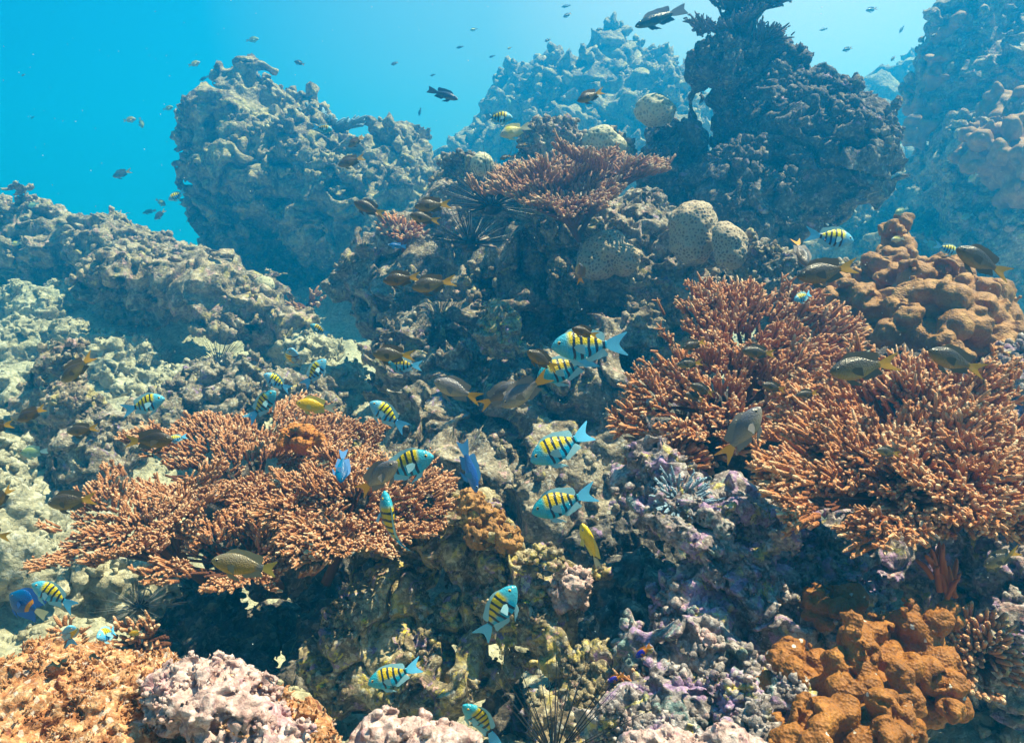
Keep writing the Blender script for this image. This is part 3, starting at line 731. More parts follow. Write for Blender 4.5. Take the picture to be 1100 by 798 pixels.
dome('larger honeycomb-patterned coral dome right of the central table coral', [(746, 243, 2.75, 25, 1, 1.0), (745, 258, 2.75, 25)], 0.0028, 0.0125, 'brain', 1.0)
dome('smaller honeycomb dome leaning against the larger honeycomb dome', [(781, 259, 2.67, 18), (783, 272, 2.67, 17)], 0.0028, 0.012, 'brain', 2.0)
dome('grey honeycomb crust spreading over the rock below the central table coral', [(652, 268, 2.86, 22, 1, 0.9), (672, 278, 2.84, 18, 1, 0.9), (640, 285, 2.86, 18)], 0.003, 0.013, 'brain', 3.0)
dome('pale greenish coral dome on the crown of the rock left of the dark overhang', [(704, 118, 3.45, 20, 1, 0.75)], 0.005, 0.017, 'brain_green', 4.0)
dome('grey-green coral dome behind the right arm of the central table coral', [(645, 150, 3.4, 17, 1, 0.8), (660, 158, 3.4, 12)], 0.005, 0.017, 'brain_green', 5.0)
dome('small round pitted coral ball at the left tip of the central table coral', [(518, 176, 3.3, 12)], 0.005, 0.016, 'brain_green', 6.0)
dome('pale round ring coral at the right end of the left ridge', [(284, 306, 3.95, 9, 1, 0.8)], 0.005, 0.017, 'brain_green', 7.0)
# ---------------------------------------------------------------- branching corals
TR = np.array([0.0, 0.3, 0.6, 0.84, 0.96, 1.0]); RR = np.array([1.0, 0.98, 0.92, 0.80, 0.50, 0.12])
SD = 6
def tubes(B, D, L, R, bend=None, tip0=0.0, tip1=1.0):
    """round-tipped fingers, vectorised: verts, quads, tip attribute"""
    n = len(B); k = len(TR)
    D = D / np.linalg.norm(D, axis=1, keepdims=True)
    h = np.where(np.abs(D[:, 2:3]) < 0.9, np.array([[0, 0, 1.0]]), np.array([[1.0, 0, 0]]))
    A = np.cross(D, h); A /= np.linalg.norm(A, axis=1, keepdims=True)
    C = np.cross(D, A)
    ang = np.arange(SD) * 2 * math.pi / SD
    ring = A[:, None] * np.cos(ang)[None, :, None] + C[:, None] * np.sin(ang)[None, :, None]
    cen = B[:, None] + D[:, None] * (TR[None, :, None] * L[:, None, None])
    if bend is not None: cen = cen + bend[:, None] * (TR ** 2)[None, :, None] * L[:, None, None]
    jit = 1 + RNG.normal(0, 0.10, (n, k, SD, 1))
    V = cen[:, :, None] + ring[:, None] * (RR[None, :, None, None] * R[:, None, None, None]) * jit
    base = (np.arange(n) * k * SD)[:, None, None]
    a = np.arange(k - 1)[:, None] * SD + np.arange(SD)[None]
    b = np.arange(k - 1)[:, None] * SD + (np.arange(SD)[None] + 1) % SD
    q = np.stack([a, b, b + SD, a + SD], -1).reshape(-1, 4)
    Qd = (q[None] + base).reshape(-1, 4)
    t = np.broadcast_to((tip0 + (tip1 - tip0) * TR)[None, :, None], (n, k, SD)) if np.isscalar(tip0) else (tip0[:, None] + (tip1 - tip0)[:, None] * TR[None])[:, :, None].repeat(SD, 2)
    return V.reshape(-1, 3), Qd, np.asarray(t).reshape(-1)

def path_tube(pts, r0, r1):
    pts = np.asarray(pts, float); k = len(pts)
    T = np.gradient(pts, axis=0); T /= np.linalg.norm(T, axis=1, keepdims=True)
    A = np.cross(T, np.array([0.13, 0.31, 1.0])); A /= np.linalg.norm(A, axis=1, keepdims=True); C = np.cross(T, A)
    ang = np.arange(SD) * 2 * math.pi / SD
    r = np.linspace(r0, r1, k)[:, None, None]
    V = pts[:, None] + (A[:, None] * np.cos(ang)[None, :, None] + C[:, None] * np.sin(ang)[None, :, None]) * r
    a = np.arange(k - 1)[:, None] * SD + np.arange(SD)[None]; b = np.arange(k - 1)[:, None] * SD + (np.arange(SD)[None] + 1) % SD
    return V.reshape(-1, 3), np.stack([a, b, b + SD, a + SD], -1).reshape(-1, 4)

class Acc:
    def __init__(s): s.V = []; s.Q = []; s.t = []; s.n = 0
    def add(s, V, Q, t=None):
        s.V.append(V); s.Q.append(Q + s.n); s.t.append(np.zeros(len(V)) if t is None else t); s.n += len(V)
    def obj(s, name, mat, parent):
        off = np.array(parent.location) if parent.parent is None else np.array(parent.parent.location)
        me = make_mesh(name, np.concatenate(s.V) - off, np.concatenate(s.Q), None, [mat], None, None, True, {'tip': np.concatenate(s.t)})
        return link(name, me, parent)

def fingers(acc, B, D, L, R, side=2, tip0=0.25):
    n = len(B)
    bend = RNG.normal(0, 0.10, (n, 3))
    t0 = np.full(n, tip0) + RNG.normal(0, 0.08, n)
    acc.add(*tubes(B, D, L, R, bend, t0, np.full(n, 1.0) - 0.25 * RNG.random(n)))
    for k in range(side):
        m = RNG.random(n) < 0.8
        f = 0.3 + 0.62 * RNG.random(m.sum())
        d = D[m] / np.linalg.norm(D[m], axis=1, keepdims=True)
        s = RNG.normal(0, 1, d.shape); s -= d * (s * d).sum(1, keepdims=True); s /= np.linalg.norm(s, axis=1, keepdims=True)
        acc.add(*tubes(B[m] + d * (f * L[m])[:, None], d * 0.75 + s * 0.75, L[m] * (0.16 + 0.26 * RNG.random(m.sum())) * (1.2 - f * 0.5), R[m] * 0.72, None, t0[m] + 0.25, np.full(m.sum(), 0.95) - 0.25 * RNG.random(m.sum())))

def plate(coral, mat, O, n, a, b, yaw=0.0, rise=0.25, gap=0.014, flen=0.035, frad=0.0052, wn=0.8, wr=0.7, sectors=8, root=None, side=2, holes=0.36, rin=0.12, seed=0.0, span=None, out=(0.0, 0.0, 0.0), sk=5, tuft=0.075, tgap=0.27):
    """one table of the coral: skeleton limbs spreading from the root, fingers all over the top"""
    n = nrm(n); u = np.array([math.cos(yaw), math.sin(yaw), 0.0]); u = nrm(u - n * u.dot(n)); v = np.cross(n, u)
    sc = WD(O[2]) / O[2]; a *= sc; b *= sc; gap *= sc; flen *= sc; frad *= sc; tuft *= sc
    O = at(O[0], O[1], WD(O[2])); root = at(root[0], root[1], WD(root[2]))
    nx = int(a / gap) + 1; ny = int(b / (gap * 0.87)) + 1
    X, Y = np.meshgrid(np.arange(-nx, nx + 1) * gap, np.arange(-ny, ny + 1) * gap * 0.87, indexing='ij')
    X = (X + (np.arange(-ny, ny + 1) % 2) * gap * 0.5).ravel() + RNG.normal(0, gap * 0.22, X.size); Y = Y.ravel() + RNG.normal(0, gap * 0.22, Y.size)
    th = np.arctan2(Y / b, X / a); rr = np.hypot(X / a, Y / b)
    edge = 0.80 + 0.40 * (vnoise(np.stack([np.cos(th) * 2.2 + seed, np.sin(th) * 2.2, np.full_like(th, seed)], -1)) - 0.2) + 0.16 * (vnoise(np.stack([np.cos(th) * 7, np.sin(th) * 7 + seed, np.full_like(th, seed)], -1)) - 0.5)
    ok = (rr < edge) & (rr > rin)
    ok &= vnoise(np.stack([X / (gap * 5) + seed, Y / (gap * 5), np.zeros_like(X)], -1)) > holes * 0.75
    if span: ok &= (((th - span[0]) % (2 * math.pi)) < (span[1] - span[0]))
    X, Y, th, rr, edge = X[ok], Y[ok], th[ok], rr[ok], edge[ok]
    def surf(x, y):
        r2 = (x / a) ** 2 + (y / b) ** 2
        w = vnoise(np.stack([x * 9 + seed, y * 9, np.zeros_like(x)], -1)) - 0.5
        return O + np.outer(x, u) + np.outer(y, v) + np.outer(rise * r2 * min(a, b) + 0.035 * w, n)
    # fingers gather in tufts: each tuft is raised and fans outwards, with dark gaps between tufts
    cs = tuft
    def hgt(x, y): return vnoise(np.stack([x / cs + seed * 3.1, y / cs + 5.5, np.full_like(x, seed)], -1))
    H0 = hgt(X, Y); keep = H0 > tgap
    X, Y, th, rr, edge, H0 = X[keep], Y[keep], th[keep], rr[keep], edge[keep], H0[keep]
    e_ = cs * 0.15
    gX = (hgt(X + e_, Y) - H0) / e_ * cs; gY = (hgt(X, Y + e_) - H0) / e_ * cs
    B = surf(X, Y) + np.outer((H0 - 0.5) * cs * 1.0, n)
    rad = np.stack([X, Y], -1); rad /= np.linalg.norm(rad, axis=1, keepdims=True) + 1e-9
    D = np.outer(np.ones(len(X)), n) * wn + (np.outer(rad[:, 0], u) + np.outer(rad[:, 1], v)) * (wr * (0.35 + 0.9 * rr))[:, None] + RNG.normal(0, 0.16, (len(X), 3)) + np.array(out) - (np.outer(gX, u) + np.outer(gY, v)) * 0.55
    L = flen * (0.5 + 0.85 * RNG.random(len(X))) * (0.85 + 0.3 * rr); R = frad * (0.72 + 0.55 * RNG.random(len(X)))
    B = B - D / np.linalg.norm(D, axis=1, keepdims=True) * flen * 0.25
    lo, hi = span if span else (-math.pi, math.pi)
    sec = (((th - lo) % (2 * math.pi)) / ((hi - lo) / sectors)).astype(int).clip(0, sectors - 1)
    ps = Acc()
    V, Qd = path_tube([root + (O - root) * t - n * 0.02 for t in np.linspace(0, 1, 5)], 0.016 * min(1, a / 0.25), 0.012); ps.add(V, Qd)
    po = ps.obj('stem', mat, coral)
    for k in range(sectors):
        m = sec == k
        if m.sum() < 4: continue
        acc = Acc()
        fingers(acc, B[m], D[m], L[m], R[m], side)
        for j in range(sk):
            t = lo + (hi - lo) * (k + (j + RNG.random()) / sk) / sectors
            e = 0.60 * np.interp(t, np.sort(th[m]), edge[m][np.argsort(th[m])])
            f = np.linspace(0.02, 1, 9)
            pts = surf(f * e * a * np.cos(t + 0.15 * np.sin(3 * f + j)), f * e * b * np.sin(t + 0.15 * np.sin(3 * f + j))) - n * 0.012 - np.outer((1 - f) ** 2, O - root) * 0.7
            V, Qd = path_tube(pts, frad * 1.7, frad * 0.8); acc.add(V, Qd, np.full(len(V), 0.05))
        acc.obj('branch', mat, coral)

def coral(name, label, cat, px, py, d):
    return tag(empty(name, at(px, py, WD(d))), label, cat)

TILT = lambda deg, side=0.0: np.array([side, -math.sin(R_(deg)), math.cos(R_(deg))])
c = coral('table_coral', 'wide brown table coral with tiered plates of short fingers, left of centre', 'coral', 290, 640, 2.05)
plate(c, M['stag_left'], (265, 505, 2.12), TILT(16), 0.40, 0.30, 0.0, 0.12, 0.0120, 0.032, 0.0041, 0.75, 0.8, 10, (280, 600, 2.1), seed=1.0, side=4)
plate(c, M['stag_left'], (145, 565, 1.92), TILT(20, -0.1), 0.27, 0.20, 0.2, 0.14, 0.0120, 0.032, 0.0041, 0.75, 0.8, 7, (220, 620, 2.05), seed=2.0, side=4)
plate(c, M['stag_left'], (265, 598, 1.82), TILT(20), 0.27, 0.15, 0.0, 0.12, 0.0120, 0.032, 0.0041, 0.7, 0.8, 7, (300, 625, 2.15), seed=3.0, side=4)
plate(c, M['stag_left'], (385, 548, 1.92), TILT(24, 0.1), 0.25, 0.22, 0.0, 0.2, 0.0120, 0.034, 0.0041, 0.75, 0.8, 7, (350, 620, 2.0), seed=4.0, side=4)
c = coral('branching_coral', 'upper orange branching coral thicket on the right, pale-tipped fingers pointing up', 'coral', 790, 500, 2.05)
plate(c, M['stag'], (800, 365, 2.12), TILT(38, 0.1), 0.32, 0.24, 0.0, 0.12, 0.0150, 0.058, 0.0052, 0.8, 1.0, 9, (810, 470, 2.2), 5, seed=5.0, out=(0, 0, 0.35), holes=0.42, tgap=0.30)
plate(c, M['stag'], (775, 430, 1.98), TILT(42, -0.15), 0.28, 0.17, 0.1, 0.12, 0.0150, 0.055, 0.0052, 0.8, 1.0, 8, (790, 480, 2.15), 5, seed=6.0, out=(-0.1, 0, 0.3), holes=0.42)
plate(c, M['stag'], (740, 475, 2.0), TILT(30, -0.3), 0.17, 0.12, 0.1, 0.12, 0.019, 0.045, 0.006, 0.6, 1.1, 5, (770, 490, 2.15), 2, seed=6.5, out=(-0.2, 0, 0.1))
c = coral('branching_coral', 'largest orange branching coral, sprawling to the right edge under the lobed coral', 'coral', 990, 580, 1.6)
plate(c, M['stag'], (985, 470, 1.66), TILT(42, -0.1), 0.33, 0.22, 0.0, 0.12, 0.0138, 0.058, 0.0050, 0.7, 1.2, 9, (1000, 560, 1.7), 6, seed=7.0, out=(-0.25, 0, 0.3), holes=0.42)
plate(c, M['stag'], (960, 520, 1.52), TILT(36, -0.2), 0.26, 0.15, 0.0, 0.14, 0.0138, 0.054, 0.0050, 0.6, 1.2, 8, (1000, 560, 1.65), 6, seed=8.0, out=(-0.35, 0, 0.2), holes=0.42)
plate(c, M['stag'], (1075, 520, 1.5), TILT(34, 0.1), 0.22, 0.15, 0.0, 0.14, 0.0138, 0.052, 0.0050, 0.7, 1.1, 7, (1030, 560, 1.65), 6, seed=9.0, out=(-0.1, 0, 0.3))
c = coral('table_coral', 'dusky brown vase-shaped table coral standing above the sea urchin, upper centre', 'coral', 622, 255, 2.85)
plate(c, M['stag_far'], (585, 200, 2.88), TILT(12, -0.20), 0.30, 0.22, 0.0, 0.32, 0.0150, 0.046, 0.0053, 0.9, 0.7, 8, (622, 255, 2.85), 3, seed=10.0, holes=0.2, sk=9)
plate(c, M['stag_far'], (655, 192, 2.86), TILT(12, 0.12), 0.21, 0.17, 0.0, 0.5, 0.0150, 0.046, 0.0053, 0.9, 0.7, 7, (622, 250, 2.85), 3, seed=11.0, holes=0.2, out=(0.15, 0, 0.1), sk=9)
plate(c, M['stag_far'], (610, 225, 2.76), TILT(26, -0.1), 0.20, 0.13, 0.0, 0.4, 0.0150, 0.042, 0.0053, 0.8, 0.9, 6, (622, 255, 2.85), 3, seed=12.0, holes=0.2, sk=8)
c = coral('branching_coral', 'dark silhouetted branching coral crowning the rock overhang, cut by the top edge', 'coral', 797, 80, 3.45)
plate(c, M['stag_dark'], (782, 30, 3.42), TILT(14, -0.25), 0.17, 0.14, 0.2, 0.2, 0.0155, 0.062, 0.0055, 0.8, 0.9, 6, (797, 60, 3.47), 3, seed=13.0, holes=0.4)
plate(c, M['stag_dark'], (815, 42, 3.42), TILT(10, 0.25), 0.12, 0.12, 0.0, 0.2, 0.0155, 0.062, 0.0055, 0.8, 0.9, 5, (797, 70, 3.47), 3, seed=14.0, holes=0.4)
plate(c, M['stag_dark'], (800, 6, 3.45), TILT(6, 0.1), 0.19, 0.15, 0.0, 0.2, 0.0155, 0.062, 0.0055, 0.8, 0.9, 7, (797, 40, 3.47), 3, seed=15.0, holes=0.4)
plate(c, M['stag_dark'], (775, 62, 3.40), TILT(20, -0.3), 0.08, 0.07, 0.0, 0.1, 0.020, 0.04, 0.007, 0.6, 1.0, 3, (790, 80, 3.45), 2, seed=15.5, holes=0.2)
c = coral('branching_coral', 'small pale orange finger coral clump by the dark fish, left of the urchin', 'coral', 432, 258, 3.3)
plate(c, M['stag'], (432, 250, 3.3), TILT(30), 0.12, 0.09, 0.0, 0.2, 0.02, 0.04, 0.0065, 0.8, 0.8, 5, (432, 268, 3.35), 1, seed=16.0, holes=0.0)
c = coral('branching_coral', 'blue-grey staghorn fragment sticking out of the pinnacle top', 'coral', 352, 142, 5.45)
plate(c, M['stag_blue'], (356, 134, 5.45), TILT(10, 0.2), 0.22, 0.12, 0.0, 0.3, 0.04, 0.10, 0.014, 0.6, 1.0, 5, (345, 150, 5.45), 1, seed=17.0, out=(0.3, 0, 0.2), holes=0.0)
c = coral('branching_coral', 'small blue-tipped coral bush on the purple rock below the upper orange coral', 'coral', 735, 548, 1.68)
plate(c, M['stag_blue'], (732, 533, 1.64), TILT(45), 0.065, 0.05, 0.0, 0.2, 0.013, 0.024, 0.003, 0.7, 1.1, 4, (735, 550, 1.68), 2, seed=18.0, holes=0.1)
c = coral('branching_coral', 'dark red-brown finger coral beside the lobed coral, lower right', 'coral', 1055, 730, 1.42)
plate(c, M['stag_left'], (1055, 705, 1.42), TILT(60), 0.085, 0.085, 0.0, 0.2, 0.013, 0.022, 0.005, 0.8, 0.8, 5, (1045, 720, 1.5), 1, seed=20.0, holes=0.0)
c = coral('branching_coral', 'small dark red coral tuft in the shade behind the foreground boulder', 'coral', 145, 705, 1.55)
plate(c, M['stag_left'], (150, 692, 1.55), TILT(40), 0.10, 0.07, 0.0, 0.2, 0.014, 0.026, 0.0045, 0.8, 0.8, 4, (150, 710, 1.6), 1, seed=21.0)
c = coral('branching_coral', 'tiny brown coral sprig beside the small cyan fish, lower left', 'coral', 80, 695, 1.5)
plate(c, M['stag_left'], (78, 688, 1.5), TILT(40), 0.04, 0.03, 0.0, 0.2, 0.013, 0.022, 0.004, 0.8, 0.8, 3, (78, 700, 1.52), 1, seed=22.0, holes=0.0)
c = coral('branching_coral', 'little maroon coral tuft on the rock right of the thin black spines', 'coral', 690, 742, 1.42)
plate(c, M['stag_left'], (690, 735, 1.42), TILT(40), 0.05, 0.035, 0.0, 0.2, 0.013, 0.026, 0.004, 0.8, 0.9, 3, (690, 748, 1.45), 1, seed=23.0, holes=0.0)
c = coral('branching_coral', 'rust-red finger coral low on the slope under the left corner of the upper orange thicket', 'coral', 705, 530, 1.85)
plate(c, M['stag'], (715, 500, 1.92), TILT(40, -0.2), 0.12, 0.08, 0.0, 0.2, 0.016, 0.036, 0.0055, 0.7, 1.0, 4, (730, 520, 1.95), 1, seed=24.0)
c = coral('branching_coral', 'small tan coral rosette on the end of the left ridge', 'coral', 330, 330, 4.0)
plate(c, M['stag_far'], (330, 325, 4.0), TILT(30), 0.10, 0.08, 0.0, 0.2, 0.025, 0.04, 0.008, 0.8, 0.9, 4, (330, 340, 4.05), 1, seed=25.0, holes=0.0)
# orange sponges hanging under the large coral
for i, (px, py, h) in enumerate([(1010, 605, 40), (1022, 620, 34), (1004, 596, 24)]):
    acc = Acc(); d = 1.56
    for k in range(6):
        p0 = at(px + RNG.normal(0, 4), py + 22 + RNG.normal(0, 5), d); p1 = at(px + RNG.normal(0, 6), py + 22 - h * (0.6 + .6 * RNG.random()), d + RNG.normal(0, .02))
        acc.add(*tubes(np.array([p0]), np.array([p1 - p0]), np.array([np.linalg.norm(p1 - p0)]), np.array([0.006]), RNG.normal(0, 0.15, (1, 3))))
    e0 = empty('sponge', at(px, py + 22, d))
    tag(e0, ['tallest thin orange sponge in the shade under the big orange coral', 'rusty orange sponge, right-hand and lowest of the three under the big coral', 'short orange sponge, left-hand of the three under the big coral'][i], 'sponge', 'orange sponges under the big coral')
    acc.obj('sponge_tube', M['sponge'], e0)

# ---------------------------------------------------------------- sea urchins
T_, F_ = ico_template()
spV, spQ, _t = tubes(np.zeros((1, 3)), np.array([[0, 0, 1.0]]), np.array([1.0]), np.array([1.0]))
spV = spV.copy(); spV[:, :2] *= (1.05 - 0.85 * spV[:, 2:3])
def urchin(label, px, py, d, body, spine, count, mat='urchin', rad=0.0016, sector=None, rng=RNG):
    sc = WD(d) / d; body *= sc; spine *= sc; rad *= sc
    c = at(px, py, WD(d))
    e0 = tag(empty('sea_urchin', c), label, 'sea urchin')
    link('body', make_mesh('body', T_ * body * np.array([1, 1, 0.8]), None, F_, [M['urchin']]), e0)
    sm = make_mesh('spine', spV * np.array([rad, rad, 1.0]), spQ, None, [M[mat]])
    for k in range(count):
        while True:
            v = rng.normal(0, 1, 3); v /= np.linalg.norm(v)
            if v[2] > -0.25 and (sector is None or v.dot(nrm(sector[0])) > sector[1]): break
        s = link('spine', sm, e0)
        s.rotation_mode = 'QUATERNION'; s.rotation_quaternion = Vector(v).to_track_quat('Z', 'Y')
        s.location = v * body * 0.7
        s.scale = (1, 1, spine * (0.65 + 0.5 * rng.random()))
urchin('long-spined black sea urchin under the left arm of the central table coral', 528, 222, 3.0, 0.05, 0.24, 95, 'urchin', 0.0026)
urchin('second black sea urchin lower in the shaded slope, spines raking up and left', 505, 262, 3.05, 0.045, 0.20, 70, 'urchin', 0.0024)
urchin('black sea urchin in the dark hollow under the left ridge, left one of two', 155, 395, 3.75, 0.05, 0.19, 70, 'urchin', 0.0018)
urchin('black sea urchin in the dark hollow under the left ridge, right one of two', 235, 392, 3.65, 0.05, 0.19, 70, 'urchin', 0.0018)
urchin('sea urchin at the bottom centre raising a few very long thin black spines', 595, 815, 1.22, 0.03, 0.20, 26, 'urchin', 0.0013, ((0.15, 0, 1), 0.55))
urchin('small sea urchin with fine olive spines beneath the front edge of the left table coral', 150, 652, 1.75, 0.022, 0.09, 60, 'spine_pale', 0.0008)
# shell wedged in the purple rock
sh = ico_template()[0].copy()
V = sh * np.array([0.024, 0.018, 0.022]); V *= (1 + 0.10 * np.sin(np.arctan2(sh[:, 2], sh[:, 0]) * 9))[:, None]
o = link('clam_shell', make_mesh('clam_shell', V, None, ico_template()[1], [M['olive']]), None, at(756, 742, 1.32)); tag(o, 'small ribbed brown clam shell half sunk in the pale rubble, lower right', 'shell')
# ---------------------------------------------------------------- fish
def fish_mat(name, kind):
    s = NT(name)
    sp = s.n('ShaderNodeSeparateXYZ'); s.l(s.tc.outputs['Object'], sp.inputs[0])
    x, y, z = sp.outputs
    nz = s.noise(7, 3, 0.5)
    sc_ = s.vor(46)
    wob = s.math('MULTIPLY', s.math('SUBTRACT', nz.outputs[0], 0.5), 0.05)
    if kind == 'sergeant':
        c = s.mix(s.mapr(z, -0.05, 0.06), (0.06, 0.43, 0.78), (0.82, 0.64, 0.005))
        c = s.mix(s.mapr(z, -0.20, -0.06), (0.18, 0.58, 0.88), c)
        c = s.mix(s.mapr(x, 0.25, 0.33), c, (0.16, 0.48, 0.66))
        c = s.mix(s.mapr(x, -0.12, -0.20), c, (0.10, 0.50, 0.82))
        xx = s.math('ADD', s.math('ADD', x, wob), s.math('MULTIPLY', s.math('MULTIPLY', z, z), 0.5))
        w = s.math('SINE', s.math('MULTIPLY', s.math('SUBTRACT', xx, 0.005), 2 * math.pi / 0.098))
        bar = s.mapr(w, 0.15, 0.5)
        m = s.math('MULTIPLY', s.mapr(xx, -0.225, -0.205), s.mapr(xx, 0.285, 0.265))
        m = s.math('MULTIPLY', m, s.mapr(z, -0.205, -0.14))
        c = s.mix(s.math('MULTIPLY', bar, m), c, (0.012, 0.03, 0.065))
    elif kind == 'damsel':
        c = s.ramp(z, [(0.0, (0.20, 0.15, 0.06)), (0.5, (0.12, 0.10, 0.06)), (1.0, (0.05, 0.05, 0.05))])
        c = s.mix(s.mapr(z, -0.15, 0.10), (0.27, 0.19, 0.07), (0.055, 0.048, 0.042))
        c = s.mix(s.mapr(x, -0.16, -0.26), c, (0.62, 0.33, 0.03))
    elif kind == 'greydamsel':
        c = s.mix(s.mapr(z, -0.15, 0.10), (0.34, 0.27, 0.20), (0.13, 0.13, 0.15))
        c = s.mix(s.mapr(x, -0.17, -0.27), c, (0.66, 0.33, 0.04))
    elif kind == 'yellow':
        c = s.mix(s.mapr(z, -0.2, 0.12), (0.70, 0.54, 0.16), (0.72, 0.46, 0.05))
        d = s.math('SQRT', s.math('ADD', s.math('POWER', s.math('ADD', x, 0.20), 2.0), s.math('POWER', s.math('SUBTRACT', z, 0.03), 2.0)))
        c = s.mix(s.mapr(d, 0.035, 0.025), c, (0.02, 0.02, 0.03))
        c = s.mix(s.mapr(x, -0.22, -0.30), c, (0.45, 0.52, 0.5))
    elif kind == 'silver':
        c = s.mix(s.mapr(z, -0.05, 0.13), (0.62, 0.58, 0.42), (0.55, 0.50, 0.10))
        c = s.mix(s.mapr(x, 0.22, 0.32), c, (0.50, 0.52, 0.45))
    elif kind == 'bigyellow':
        c = s.mix(s.mapr(z, -0.14, 0.12), (0.50, 0.36, 0.07), (0.26, 0.23, 0.16))
        c = s.mix(s.mapr(x, -0.14, -0.24), c, (0.17, 0.18, 0.17))
        d = s.math('SQRT', s.math('ADD', s.math('POWER', s.math('SUBTRACT', x, 0.19), 2.0), s.math('POWER', s.math('ADD', z, 0.07), 2.0)))
        c = s.mix(s.mapr(d, 0.030, 0.020), c, (0.02, 0.02, 0.02))
    elif kind == 'blue':
        c = s.mix(s.mapr(z, -0.12, 0.10), (0.10, 0.30, 0.58), (0.03, 0.12, 0.34))
    elif kind == 'parrot':
        c = s.mix(s.mapr(z, -0.12, 0.10), (0.08, 0.18, 0.25), (0.02, 0.06, 0.11))
    elif kind == 'angel':
        xx = s.math('ADD', x, s.math('MULTIPLY', s.math('MULTIPLY', z, z), 1.2))
        c = s.mix(s.mapr(x, 0.10, 0.35), (0.02, 0.09, 0.44), (0.04, 0.14, 0.42))
        band = s.math('MULTIPLY', s.mapr(xx, -0.09, -0.06), s.mapr(xx, 0.03, 0.0))
        c = s.mix(band, c, (0.80, 0.38, 0.01))
        c = s.mix(s.mapr(x, -0.25, -0.29), c, (0.78, 0.66, 0.35))
    elif kind == 'pale':
        c = s.mix(s.mapr(z, -0.15, 0.12), (0.30, 0.55, 0.58), (0.34, 0.46, 0.26))
    elif kind == 'orangeblue':
        c = s.mix(s.mapr(x, 0.02, -0.06), (0.03, 0.05, 0.35), (0.75, 0.22, 0.01))
    oi = s.n('ShaderNodeObjectInfo'); hs = s.n('ShaderNodeHueSaturation')
    s.l(s.mapr(oi.outputs['Random'], 0, 1, 0.485, 0.515), hs.inputs['Hue']); s.l(s.mapr(oi.outputs['Random'], 0, 1, 1.25, 1.05), hs.inputs['Saturation']); s.l(s.mapr(oi.outputs['Random'], 0, 1, 0.72, 1.12), hs.inputs['Value']); s.l(c, hs.inputs['Color']); c = hs.outputs[0]
    c = s.mix(0.32, c, s.ramp(sc_.outputs['Distance'], [(0.1, 1.0), (0.75, 0.45)]), 'MULTIPLY')
    return s.fin(c, 0.32, s.bump(sc_.outputs['Distance'], 0.25, 0.01), 0.4)

def fin_mat(name, col, edge=None):
    s = NT(name)
    w = s.n('ShaderNodeTexWave'); w.inputs['Scale'].default_value = 22; w.inputs['Distortion'].default_value = 1.5
    s.l(s.tc.outputs['Object'], w.inputs['Vector'])
    c = s.mix(0.3, col, s.ramp(w.outputs['Fac'], [(0.2, 0.5), (0.8, 1.0)]), 'MULTIPLY')
    return s.fin(c, 0.5, s.bump(w.outputs['Fac'], 0.3, 0.01), 0.3)

EYE = {}
def eye_mesh(key, iris):
    T, F = ico_template()
    m1 = NT('iris_' + key).fin(iris, 0.25, None, 0.6); m2 = NT('pupil_' + key).fin((0.005, 0.005, 0.008), 0.1, None, 0.8)
    cy = T[F].mean(1)
    V = T * np.array([1, 0.55, 1])
    return make_mesh('eye', V, None, F, [m1, m2], None, (np.hypot(cy[:, 0], cy[:, 2]) < 0.62).astype(int))

def smooth_prof(xs, ys, t):
    y = np.interp(t, xs, ys)
    for _ in range(2):
        y[1:-1] = 0.25 * y[:-2] + 0.5 * y[1:-1] + 0.25 * y[2:]
    return y

